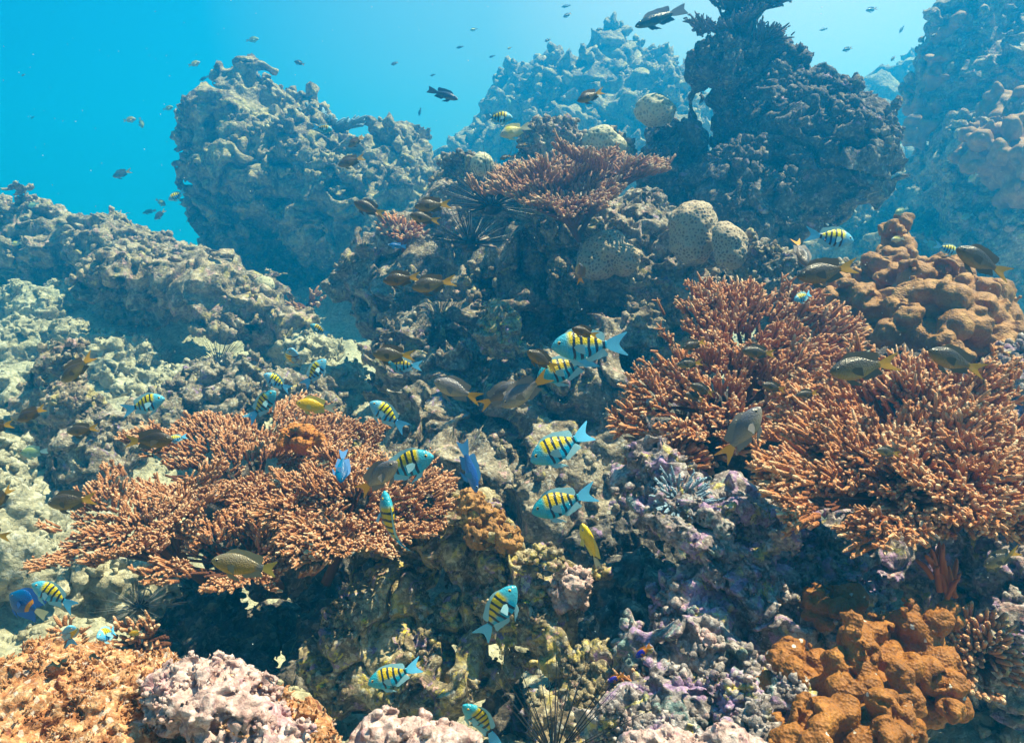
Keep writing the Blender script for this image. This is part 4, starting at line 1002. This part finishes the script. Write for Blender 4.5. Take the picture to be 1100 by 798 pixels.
def fish_mesh(name, mats, top, bot, wid, tail=(0.16, 0.16, 0.10), dorsal=(0.25, 0.92, 0.06, 0.09), anal=(0.6, 0.92, 0.05, 0.08), pect=0.13, bend=0.0, ped=-0.22):
    """body length 1 along +x (snout at +.5, tail tips at -.5); one continuous mesh: slot 0 body, 1 fins, 2 tail"""
    NS, NR = 30, 20
    t = (1 - np.cos(np.linspace(0, math.pi * 0.94, NS))) / (1 - math.cos(math.pi * 0.94))
    kx = [0, .03, .08, .16, .3, .45, .6, .75, .88, 1]
    tp = smooth_prof(kx, top, t); bt = smooth_prof(kx, bot, t); wd = smooth_prof(kx, wid, t)
    tp[0] = 0.004; bt[0] = -0.004; wd[0] = 0.003
    x = 0.5 - t * (0.5 - ped)
    a = np.arange(NR) * 2 * math.pi / NR
    ca, sa = np.cos(a), np.sin(a)
    cz = (tp + bt) / 2; hz = (tp - bt) / 2
    yy = np.sign(ca)[None] * np.abs(ca)[None] ** 1.15 * wd[:, None]
    zz = cz[:, None] + np.sign(sa)[None] * np.abs(sa)[None] ** 0.95 * hz[:, None]
    V = [np.stack([np.repeat(x[:, None], NR, 1), yy, zz], -1).reshape(-1, 3)]
    Qs = []; MI = []
    aa = np.arange(NS - 1)[:, None] * NR + np.arange(NR)[None]; bb = np.arange(NS - 1)[:, None] * NR + (np.arange(NR)[None] + 1) % NR
    q = np.stack([aa, aa + NR, bb + NR, bb], -1).reshape(-1, 4); Qs.append(q); MI += [0] * len(q)
    n = NS * NR
    def grid(P, th, mi):
        """sheet of points P[i,j,3] given real thickness th[i,j] across y (or along a normal)"""
        nonlocal n
        I, J = P.shape[:2]
        off = np.zeros_like(P); off[..., 1] = th
        for sgn in (1, -1):
            V.append((P + sgn * off).reshape(-1, 3))
            ii = np.arange(I * J).reshape(I, J)
            q = np.stack([ii[:-1, :-1], ii[1:, :-1], ii[1:, 1:], ii[:-1, 1:]], -1).reshape(-1, 4)
            if sgn < 0: q = q[:, ::-1]
            Qs.append(q + n); MI.extend([mi] * len(q)); n += I * J
    # tail
    s = np.linspace(-1, 1, 15); r = np.linspace(0, 1, 7)
    S, Rr = np.meshgrid(s, r, indexing='ij')
    tl, th_, fork = tail
    zroot = cz[-1] + S * hz[-1] * 0.95
    reach = (0.5 + ped - fork) + fork * np.abs(S) ** 1.4 - 0.02 * (np.abs(S) > 0.95)
    X = ped + 0.015 - Rr * (reach + 0.015)
    Z = zroot * (1 - Rr) + (cz[-1] + S * th_) * Rr ** 0.8
    grid(np.stack([X, np.zeros_like(X), Z], -1), 0.010 * (1 - Rr) + 0.0012, 2)
    def finstrip(t0, t1, h0, h1, prof, sgn, back):
        tt = np.linspace(t0, t1, 14); rr = np.linspace(0, 1, 5)
        Tt, Q2 = np.meshgrid(tt, rr, indexing='ij')
        u = (Tt - t0) / (t1 - t0)
        hh = (h0 + (h1 - h0) * u ** 1.5) * np.minimum(1, u / 0.10 + 0.12) * (1 - sstep(0.86, 1.0, u) * 0.8)
        X = 0.5 - Tt * (0.5 - ped) - Q2 * hh * back * (0.4 + 1.2 * u)
        base = np.interp(Tt, t, prof)
        Z = base - sgn * 0.012 + sgn * Q2 * (hh + 0.012) * (1 + 0.05 * np.sin(u * 60))
        grid(np.stack([X, np.zeros_like(X), Z], -1), 0.006 * (1 - Q2) + 0.0012, 1)
    if dorsal: finstrip(*dorsal, tp, 1, 0.9)
    if anal: finstrip(*anal, bt, -1, 0.9)
    finstrip(0.30, 0.42, 0.07, 0.11, bt, -1, 1.1)
    for sg in (1, -1):
        A, B = np.meshgrid(np.linspace(-1, 1, 7), np.linspace(0, 1, 5), indexing='ij')
        X = 0.23 - B * pect; Z = -0.02 + A * 0.05 * np.sqrt(np.clip(B * (1.15 - 0.6 * B), 0, 1)) * 1.6 - B * 0.035
        Y = sg * (np.interp(0.5 * (0.5 - 0.23) / (0.5 - ped) * 2, t, wd) * 0.95 + B * 0.055)
        grid(np.stack([X, Y + 0 * X, Z], -1), 0.0015, 1)
    V = np.concatenate(V)
    if bend:
        k = np.clip(0.15 - V[:, 0], 0, None)
        V[:, 1] += bend * k ** 2; V[:, 0] += 0.5 * bend * bend * k ** 3
    me = make_mesh(name, V, np.concatenate(Qs), None, mats, np.array(MI))
    ey = (0.5 - 0.10, float(np.interp(0.10 / (0.5 - ped), t, wd)) * 0.80, float(np.interp(0.10 / (0.5 - ped), t, cz)) + 0.03)
    return me, ey

DEEP = dict(top=[0, .045, .09, .135, .18, .195, .175, .12, .062, .046], bot=[0, -.04, -.07, -.11, -.16, -.185, -.172, -.118, -.058, -.044], wid=[.005, .03, .05, .065, .082, .08, .062, .036, .018, .010])
OVAL = dict(top=[0, .04, .075, .115, .155, .17, .15, .105, .06, .042], bot=[0, -.035, -.07, -.11, -.15, -.165, -.15, -.105, -.055, -.04], wid=[.005, .03, .05, .066, .08, .078, .06, .036, .018, .010])
SLIM = dict(top=[0, .03, .05, .07, .095, .105, .10, .08, .055, .045], bot=[0, -.03, -.05, -.07, -.09, -.10, -.095, -.075, -.05, -.042], wid=[.005, .025, .04, .05, .06, .06, .05, .034, .02, .012])
DISC = dict(top=[0, .05, .10, .18, .27, .30, .27, .18, .08, .05], bot=[0, -.04, -.09, -.16, -.25, -.28, -.25, -.16, -.07, -.045], wid=[.005, .03, .045, .058, .068, .066, .05, .032, .016, .010])
KINDS = {}
def kind(key, nice, prof, fincol, tailcol, iris, **kw):
    ms = [fish_mat(nice + '_skin', key.split('_')[0]), fin_mat(nice + '_fin', fincol), fin_mat(nice + '_tail', tailcol)]
    me, ey = fish_mesh(nice, ms, **prof, **kw)
    KINDS[key] = (nice, me, ey, eye_mesh(key, iris))
CY = (0.12, 0.52, 0.84)
kind('sergeant', 'striped_fish', DEEP, (0.26, 0.52, 0.62), CY, (0.70, 0.42, 0.02), tail=(0.16, 0.155, 0.13), dorsal=(0.25, 0.92, 0.035, 0.07))
kind('sergeant_bend', 'striped_fish', DEEP, (0.26, 0.52, 0.62), CY, (0.70, 0.42, 0.02), tail=(0.16, 0.155, 0.13), dorsal=(0.25, 0.92, 0.035, 0.07), bend=0.9)
kind('sergeant_curl', 'striped_fish', DEEP, (0.26, 0.52, 0.62), CY, (0.70, 0.42, 0.02), tail=(0.16, 0.155, 0.13), dorsal=(0.25, 0.92, 0.035, 0.07), bend=-0.8)
for kk_, bb_ in (('sergeant_left', 0.35), ('sergeant_right', -0.35)):
    kind(kk_, 'striped_fish', DEEP, (0.26, 0.52, 0.62), CY, (0.70, 0.42, 0.02), tail=(0.16, 0.15, 0.12), dorsal=(0.25, 0.92, 0.03, 0.065), bend=bb_)
kind('damsel', 'damselfish', OVAL, (0.10, 0.08, 0.05), (0.70, 0.36, 0.03), (0.30, 0.28, 0.22), tail=(0.16, 0.13, 0.15))
kind('greydamsel', 'damselfish', OVAL, (0.20, 0.18, 0.17), (0.72, 0.34, 0.04), (0.35, 0.30, 0.22), tail=(0.16, 0.13, 0.15), bend=0.25)
kind('yellow', 'damselfish', OVAL, (0.60, 0.50, 0.12), (0.52, 0.52, 0.40), (0.5, 0.45, 0.3), tail=(0.16, 0.12, 0.11))
kind('silver', 'butterfish', DEEP, (0.62, 0.58, 0.30), (0.60, 0.58, 0.42), (0.4, 0.4, 0.35), tail=(0.16, 0.13, 0.10))
kind('bigyellow', 'damselfish', OVAL, (0.26, 0.24, 0.14), (0.55, 0.40, 0.06), (0.55, 0.50, 0.35), tail=(0.14, 0.12, 0.08), ped=-0.30)
kind('blue', 'wrasse', SLIM, (0.06, 0.28, 0.62), (0.06, 0.30, 0.66), (0.3, 0.4, 0.5), tail=(0.14, 0.11, 0.08))
kind('blue_oval', 'surgeonfish', OVAL, (0.08, 0.24, 0.55), (0.10, 0.28, 0.60), (0.3, 0.4, 0.5), tail=(0.14, 0.12, 0.08))
kind('parrot', 'parrotfish', SLIM, (0.03, 0.12, 0.22), (0.10, 0.18, 0.26), (0.2, 0.25, 0.3), tail=(0.14, 0.10, 0.05))
kind('angel', 'angelfish', DISC, (0.03, 0.14, 0.50), (0.80, 0.70, 0.40), (0.3, 0.3, 0.3), tail=(0.14, 0.12, 0.03), dorsal=(0.2, 0.95, 0.06, 0.22), anal=(0.5, 0.95, 0.06, 0.20))
kind('pale', 'butterflyfish', DEEP, (0.30, 0.50, 0.45), (0.32, 0.55, 0.60), (0.2, 0.2, 0.2), tail=(0.14, 0.10, 0.05))
kind('orangeblue', 'damselfish', OVAL, (0.6, 0.2, 0.02), (0.80, 0.28, 0.02), (0.3, 0.3, 0.3))

bpy.context.view_layer.update()
DG = bpy.context.evaluated_depsgraph_get()
def hit_depth(px, py):
    d = nrm(at(px, py, 1.0) - CAM)
    ok, loc, *_ = SC.ray_cast(DG, Vector(CAM + d * 0.05), Vector(d))
    return (np.array(loc) - CAM).dot(FWD) if ok else 99.0
def clear_depth(h, t):
    m = 99
    for f in (-0.15, 0.15, 0.4, 0.65, 0.9, 1.15):
        q = (h[0] + (t[0] - h[0]) * f, h[1] + (t[1] - h[1]) * f)
        m = min(m, hit_depth(*q))
    w = math.hypot(h[0] - t[0], h[1] - t[1])
    for s_ in (-0.25, 0.25):
        m = min(m, hit_depth((h[0] + t[0]) / 2, (h[1] + t[1]) / 2 + s_ * w))
    return m
NF = {}
placed = []
def fish(key, head, tailp, d, label, back=None, dz=0.0, group=None, cat='fish', eyes=True):
    """head and tail tip in photo pixels, depth in metres, dz: how much nearer the head is (m, of a 13 cm fish)"""
    if key == 'sergeant': key = ('sergeant', 'sergeant_left', 'sergeant_right')[len(placed) % 3]
    nice, me, ey, em = KINDS[key]
    if d > 2.5: d = WD(d)
    px_len = math.hypot(head[0] - tailp[0], head[1] - tailp[1])
    lim = clear_depth(head, tailp)
    L0 = px_len * mpp(d)
    d = min(d, lim - max(0.06, 0.35 * L0))
    H = at(head[0], head[1], d - dz / 2); T = at(tailp[0], tailp[1], d + dz / 2)
    X = H - T; L = np.linalg.norm(X); X /= L
    if back is None:
        bx, by = -(tailp[1] - head[1]), (tailp[0] - head[0])
        if by > 0: bx, by = -bx, -by
    else: bx, by = back[:2]
    Z = RIGHT * bx - UPV * by
    if back is not None and len(back) > 2: Z = Z - FWD * back[2]
    Z = nrm(Z - X * Z.dot(X)); Y = np.cross(Z, X)
    e0 = empty(nice, (H + T) / 2)
    e0.rotation_mode = 'QUATERNION'
    e0.rotation_quaternion = Matrix(np.stack([X, Y, Z], 1).tolist()).to_quaternion()
    e0.scale = (L, L, L)
    tag(e0, label, cat, group)
    b = link('body', me, e0)
    if eyes:
        for sg in (1, -1):
            e = link('eye', em, b); e.location = (ey[0], sg * ey[1], ey[2]); e.scale = (0.027, 0.027, 0.027)
    placed.append((label, round(d, 2), round(L, 3), round(lim, 2)))
    return e0
S, D, G = 'sergeant', 'damsel', 'greydamsel'
gS = 'black and yellow striped fish of the school'; gD = 'dark damselfish with orange tails'
# the striped school
fish(S, (592, 373), (676, 369), 1.62, 'largest striped fish, pale blue, just right of centre with a brown fish over its back', None, 0.02, gS)
fish(S, (577, 406), (641, 384), 1.72, 'yellow-backed striped fish tucked under the largest striped fish, tail by a brown fish', None, 0.02, gS)
fish(S, (570, 496), (640, 461), 1.5, 'yellow and black striped fish right of centre, upper of a matching pair facing lower left', None, 0.02, gS)
fish(S, (571, 551), (642, 527), 1.5, 'lower of the matching pair of striped fish right of centre, above the yellow-grey fish', None, 0.02, gS)
fish(S, (397, 432), (438, 461), 1.8, 'small steep striped fish left of centre, head up to the left', (1, -1), 0.02, gS)
fish(S, (466, 490), (398, 512), 1.55, 'striped fish facing right above the brown table coral, brown fish at its tail', None, 0.02, gS)
fish('sergeant_curl', (413, 527), (422, 607), 1.5, 'bent striped fish diving downward seen from above, tail pointing down', (0.55, 0.0, 1.0), 0.0, gS)
fish(S, (554, 629), (514, 691), 1.45, 'striped fish swimming steeply up over the olive rock, tail at lower left', (-1, -0.6), 0.0, gS)
fish(S, (395, 735), (455, 715), 1.35, 'striped fish low down near the white-pink crust, facing left', None, 0.02, gS)
fish('sergeant_bend', (497, 757), (540, 790), 1.3, 'curling striped fish at the bottom edge by the thin black spines', (0.5, -1, 0.5), 0.03, gS)
fish(S, (34, 627), (85, 652), 1.45, 'striped fish crossing in front of the blue angelfish, lower left', (0.5, -1), 0.02, gS)
fish(S, (104, 685), (129, 675), 1.6, 'little round striped fish above the orange boulder, lower left', None, 0.05, gS)
fish(S, (177, 428), (130, 442), 2.0, 'striped fish alone over the pink-knobbed boulder, facing right', None, 0.0, gS)
fish(S, (283, 402), (313, 419), 2.1, 'dark-barred striped fish facing upper left, crossing above another striped fish', (0.4, -1), 0.03, gS)
fish(S, (296, 420), (267, 452), 2.1, 'striped fish with pale head up to the right, just over the left table coral', (-1, -0.5), 0.02, gS)
fish(S, (350, 386), (325, 416), 2.2, 'striped fish near the end of the left ridge, slanting up to the right', (-1, -0.6), 0.0, gS)
fish(S, (313, 374), (317, 399), 2.3, 'thin striped fish seen nearly edge-on beneath the end of the left ridge', (-1, 0), 0.09, gS)
fish(S, (416, 391), (454, 393), 2.2, 'pale striped fish hidden behind a brown fish, left of centre', None, 0.0, gS)
fish(S, (917, 259), (864, 251), 2.0, 'striped fish facing right between the overhang and the lobed coral', None, 0.0, gS)
fish(S, (551, 127), (518, 125), 2.8, 'faint striped fish in open water above the central table coral', None, 0.0, gS)
fish(S, (180, 473), (202, 468), 2.0, 'small cyan fish half hidden behind a dark fish, over the left table coral', None, 0.02, gS)
fish(S, (357, 140), (335, 136), 3.6, 'distant yellow-backed striped fish in front of the pinnacle', None, 0.0, gS)
fish(S, (181, 215), (200, 205), 3.6, 'distant striped fish at the left foot of the pinnacle', None, 0.0, gS)
fish(S, (853, 323), (874, 314), 2.1, 'pale blue striped fish partly behind the crest of the upper orange coral', None, 0.02, gS)
fish(S, (1030, 272), (1003, 262), 2.6, 'dim striped fish behind the broad lobed coral at the right', None, 0.0, gS)
fish(S, (74, 672), (76, 690), 1.6, 'small cyan striped fish facing the camera above the orange boulder', (1, -0.6), 0.03, gS)
fish(S, (333, 349), (354, 360), 2.4, 'whitish-blue striped fish just below the end of the left ridge', (0.3, -1), 0.02, gS)
fish('yellow', (138, 681), (154, 678), 1.6, 'tiny yellow fish right of the little round striped fish, lower left')
# dark damselfish
fish(D, (614, 353), (644, 361), 1.45, 'small brown fish crossing over the back of the largest striped fish', None, 0, gD)
fish(D, (566, 377), (600, 397), 1.5, 'brown fish nosing up beside the yellow-backed striped fish', (0.5, -1), 0.02, gD)
fish(G, (466, 409), (519, 430), 1.6, 'grey-brown fish with orange tail tips left of the joined pair, facing left', (0.3, -1), 0, gD)
fish(G, (539, 437), (592, 401), 1.5, 'grey-brown fish facing lower left with a raised orange tail, front of a crossing pair', None, 0, gD)
fish(G, (558, 412), (513, 438), 1.6, 'grey-brown fish facing upper right, behind in the crossing pair', None, 0, gD)
fish(D, (400, 380), (447, 382), 1.8, 'dark brown fish left of centre, covering a pale striped fish', None, 0, gD)
fish(D, (442, 309), (491, 301), 2.1, 'olive fish with orange forked tail over the shaded slope, right one of two', None, 0, gD)
fish(D, (411, 302), (453, 297), 2.2, 'olive fish over the shaded slope, left one of two', None, 0, gD)
fish(D, (856, 298), (923, 285), 1.9, 'large dark fish with yellow tail above the upper orange coral, facing left', None, 0, gD)
fish(D, (1027, 267), (1087, 297), 1.8, 'dark fish with yellow tail at the right, over the blue gap, diving to the left', (0.4, -1), 0, gD)
fish(D, (891, 400), (968, 388), 1.45, 'dark fish with long yellow tail between the two orange corals', None, 0, gD)
fish(D, (997, 377), (1060, 400), 1.5, 'blackish fish with yellow tail in front of the broad lobed coral', (0.3, -1), 0, gD)
fish(G, (817, 437), (775, 497), 1.45, 'slate grey fish swimming up to the right with a yellow tail, beside the orange thicket', (-1, -0.6), 0.0, gD)
fish(G, (866, 286), (855, 253), 2.0, 'grey fish seen from behind with its yellow tail up, over the overhang foot', (1, 0), 0.05, gD)
fish(D, (186, 472), (133, 474), 1.6, 'dark fish facing right over the back of the left table coral', None, 0, gD)
fish(D, (51, 541), (105, 535), 1.6, 'dark olive fish at the left rim of the left table coral', None, 0, gD)
fish(D, (66, 410), (102, 380), 2.0, 'slate fish with raised orange-edged tail over the pale silt slope', None, 0, gD)
fish(D, (18, 452), (50, 437), 2.0, 'blackish fish beside the pink-knobbed boulder, near the left edge', None, 0, gD)
fish(D, (-22, 461), (16, 455), 1.9, 'dark fish cut off by the left edge, at mid height', None, 0, gD)
fish(D, (-12, 548), (14, 522), 1.7, 'grey fish cut off by the left edge, steeply tilted tail up', None, 0, gD)
fish(D, (-30, 570), (13, 577), 1.6, 'orange tail of a fish cut off by the left edge, below the tilted one', None, 0, gD)
fish(D, (72, 464), (107, 459), 2.0, 'olive-grey fish with yellow tail below the pink-knobbed boulder', None, 0, gD)
fish(D, (445, 222), (486, 219), 2.4, 'brown fish with yellow tail left of the urchin, upper one of two', None, 0, gD)
fish(D, (440, 231), (474, 238), 2.5, 'dark fish just under the brown fish left of the urchin', None, 0, gD)
fish(D, (380, 217), (415, 231), 2.6, 'dark fish in front of the lower right flank of the pinnacle', (0.3, -1), 0, gD)
fish(D, (363, 178), (393, 168), 3.0, 'dark fish with orange tail before the middle of the pinnacle', None, 0, gD)
fish(D, (374, 158), (391, 146), 3.2, 'small dark fish above the dark fish on the pinnacle', None, 0, gD)
fish(D, (620, 109), (650, 97), 2.6, 'brown fish before the far blue mound, facing left', None, 0, gD)
fish(D, (554, 159), (566, 154), 3.0, 'tiny dark fish above the central table coral, right of two', None, 0, gD)
fish(D, (537, 171), (549, 167), 3.0, 'tiny dark fish touching the tips of the central table coral', None, 0, gD)
fish(D, (1056, 608), (1097, 590), 1.35, 'brown fish with yellow tail in the shade at the right edge under the orange coral', None, 0, gD)
fish(G, (622, 283), (623, 304), 2.2, 'small pale fish with a bright orange tail turned away, alone on the shaded slope', (1, -0.2), 0.07, gD)
for i, (h, t, lab) in enumerate([((733, 374), (759, 366), 'tiny brown fish at the left edge of the upper orange coral crown'), ((727, 392), (756, 389), 'tiny brown fish just below the leftmost crown fish on the upper orange coral'),
        ((797, 377), (834, 380), 'slim brown fish right of the middle of the upper orange coral'), ((742, 413), (768, 424), 'tiny dark fish low in the left of the upper orange coral'),
        ((818, 413), (845, 419), 'small yellow-tailed fish at the lower right of the upper orange coral'), ((735, 423), (757, 430), 'tiny fish in the lowest left fringe of the upper orange coral'),
        ((855, 425), (880, 421), 'small brown fish between the bases of the two orange corals'), ((941, 483), (968, 488), 'small olive fish among the fingers of the largest orange coral')]):
    fish(D, h, t, 1.75, lab, None, 0, 'little brown fish among the orange coral fingers')
# others
fish('bigyellow', (227, 602), (298, 612), 1.25, 'plump yellow-grey fish in front of the left table coral, facing left', None, 0)
fish('yellow', (318, 433), (362, 439), 1.9, 'yellow fish with a dark spot before its tail, behind the left table coral', (0.1, -1), 0)
fish('silver', (537, 146), (570, 135), 2.6, 'pale yellow-silver fish in the open water above the central table coral', None, 0)
fish('yellow', (625, 562), (645, 613), 1.4, 'slim yellow-grey fish head up, below the striped pair right of centre', (0.45, -0.2, 1.0), 0.03)
fish('blue', (512, 529), (496, 472), 1.7, 'long slim blue fish heading straight down at the centre', (1, -0.2), 0.0, None)
fish('blue_oval', (366, 519), (369, 482), 1.7, 'blue fish seen head on above the left table coral, beside the brown fish', (1, 0), 0.05)
fish('blue', (416, 263), (437, 265), 2.8, 'little bright blue fish over the pale orange finger coral clump', None, 0)
fish('parrot', (682, 29), (738, 9), 2.8, 'long dark blue fish in front of the far mound, near the top edge', None, 0)
fish('parrot', (492, 107), (459, 96), 3.0, 'dark green-blue fish with raised fins alone in the open blue, top centre', None, 0.05)
fish(G, (427, 496), (382, 532), 1.35, 'plain brown fish with orange tail covering the tail of a striped fish, left of centre', None, 0.03)
fish('angel', (10, 638), (50, 662), 1.55, 'blue angelfish with a yellow crescent band, bottom left edge', (0.6, -1), 0.0)
fish('pale', (22, 487), (52, 484), 2.0, 'round teal butterflyfish near the left edge', None, 0)
fish('orangeblue', (683, 706), (700, 692), 1.45, 'small orange and violet fish darting into the dark crevice, lower right of centre', None, 0)
fish('orangeblue', (653, 732), (672, 724), 1.4, 'small grey fish with an orange tail on the cream rock near the black spines', None, 0)
# far swimmers in the blue
far_pale = [((215, 67), (202, 71)), ((278, 42), (264, 44)), ((186, 115), (175, 118)), ((146, 128), (132, 130)), ((153, 138), (150, 126)), ((178, 221), (167, 214)), ((12, 262), (24, 261)), ((548, 112), (545, 104)),
            ((961, 230), (976, 223)), ((957, 258), (972, 256)), ((1008, 268), (992, 258)), ((1032, 235), (1046, 230)), ((1040, 196), (1050, 186)), ((30, 222), (42, 218)), ((505, 33), (513, 31)), ((545, 53), (550, 51))]
for i, (h, t) in enumerate(far_pale):
    fish('pale' if i % 3 else 'silver', h, t, 5.6, 'tiny pale fish far off in the hazy blue water', None, 0, 'tiny pale fish in the distance', 'fish', False)
far_dark = [((121, 190), (142, 183)), ((153, 229), (168, 226)), ((166, 236), (178, 225)), ((214, 87), (224, 82)), ((316, 66), (328, 70)), ((603, 8), (613, 6)), ((605, 19), (614, 14)), ((450, 125), (452, 116)), ((930, 12), (943, 9)), ((966, 36), (971, 28)),
            ((905, 55), (916, 51)), ((880, 33), (889, 31)), ((957, 66), (962, 60)), ((525, 62), (532, 60)), ((420, 70), (428, 67)), ((490, 52), (498, 50)), ((585, 45), (592, 42)), ((330, 106), (338, 102)), ((23, 82), (27, 80)), ((33, 128), (37, 125)), ((640, 33), (648, 31)), ((555, 80), (563, 77)), ((1000, 40), (1007, 36)), ((462, 82), (468, 80))]
for i, (h, t) in enumerate(far_dark):
    fish('parrot' if i % 2 else D, h, t, 6.2, 'tiny dark fish far off in the hazy blue water', None, 0, 'tiny dark fish in the distance', 'fish', False)

# ---------------------------------------------------------------- drifting specks
n = 1000
P = np.stack([RNG.uniform(-1, 1, n), RNG.uniform(-1, 1, n), 0.5 + 4.5 * RNG.random(n)], 1)
C_ = np.array([at(550 + 560 * a, 399 + 410 * b, d) for a, b, d in P])
r = RNG.uniform(0.0003, 0.00075, n) * P[:, 2] ** 0.7
oct_ = np.array([[1, 0, 0], [-1, 0, 0], [0, 1, 0], [0, -1, 0], [0, 0, 1], [0, 0, -1]], float)
of = np.array([[0, 2, 4], [2, 1, 4], [1, 3, 4], [3, 0, 4], [2, 0, 5], [1, 2, 5], [3, 1, 5], [0, 3, 5]])
V = (oct_[None] * r[:, None, None] * RNG.uniform(0.6, 1.5, (n, 1, 3)) + C_[:, None]).reshape(-1, 3)
F = (of[None] + (np.arange(n) * 6)[:, None, None]).reshape(-1, 3)
o = link('drifting_specks', make_mesh('drifting_specks', V, None, F, [M['snow']])); tag(o, 'white specks of plankton drifting in the water', 'plankton', kind='stuff')

# ---------------------------------------------------------------- the water itself
hz = link('haze', make_mesh('haze', [(-46, -7, -4), (46, -7, -4), (46, 31, -4), (-46, 31, -4), (-46, -7, 7.4), (46, -7, 7.4), (46, 31, 7.4), (-46, 31, 7.4)],
          [(0, 3, 2, 1), (4, 5, 6, 7), (0, 1, 5, 4), (1, 2, 6, 5), (2, 3, 7, 6), (3, 0, 4, 7)], None, (), smooth=False))
hm = bpy.data.materials.new('haze'); hm.use_nodes = True
t = hm.node_tree; t.nodes.clear()
ho = t.nodes.new('ShaderNodeOutputMaterial'); pv = t.nodes.new('ShaderNodeVolumePrincipled')
pv.inputs['Color'].default_value = (*HAZE_COLOR, 1); pv.inputs['Absorption Color'].default_value = (*HAZE_ABSORB, 1)
pv.inputs['Density'].default_value = HAZE_DENSITY; pv.inputs['Anisotropy'].default_value = 0.5
t.links.new(pv.outputs[0], ho.inputs['Volume'])
hz.data.materials.append(hm)
tag(hz, kind='stuff')
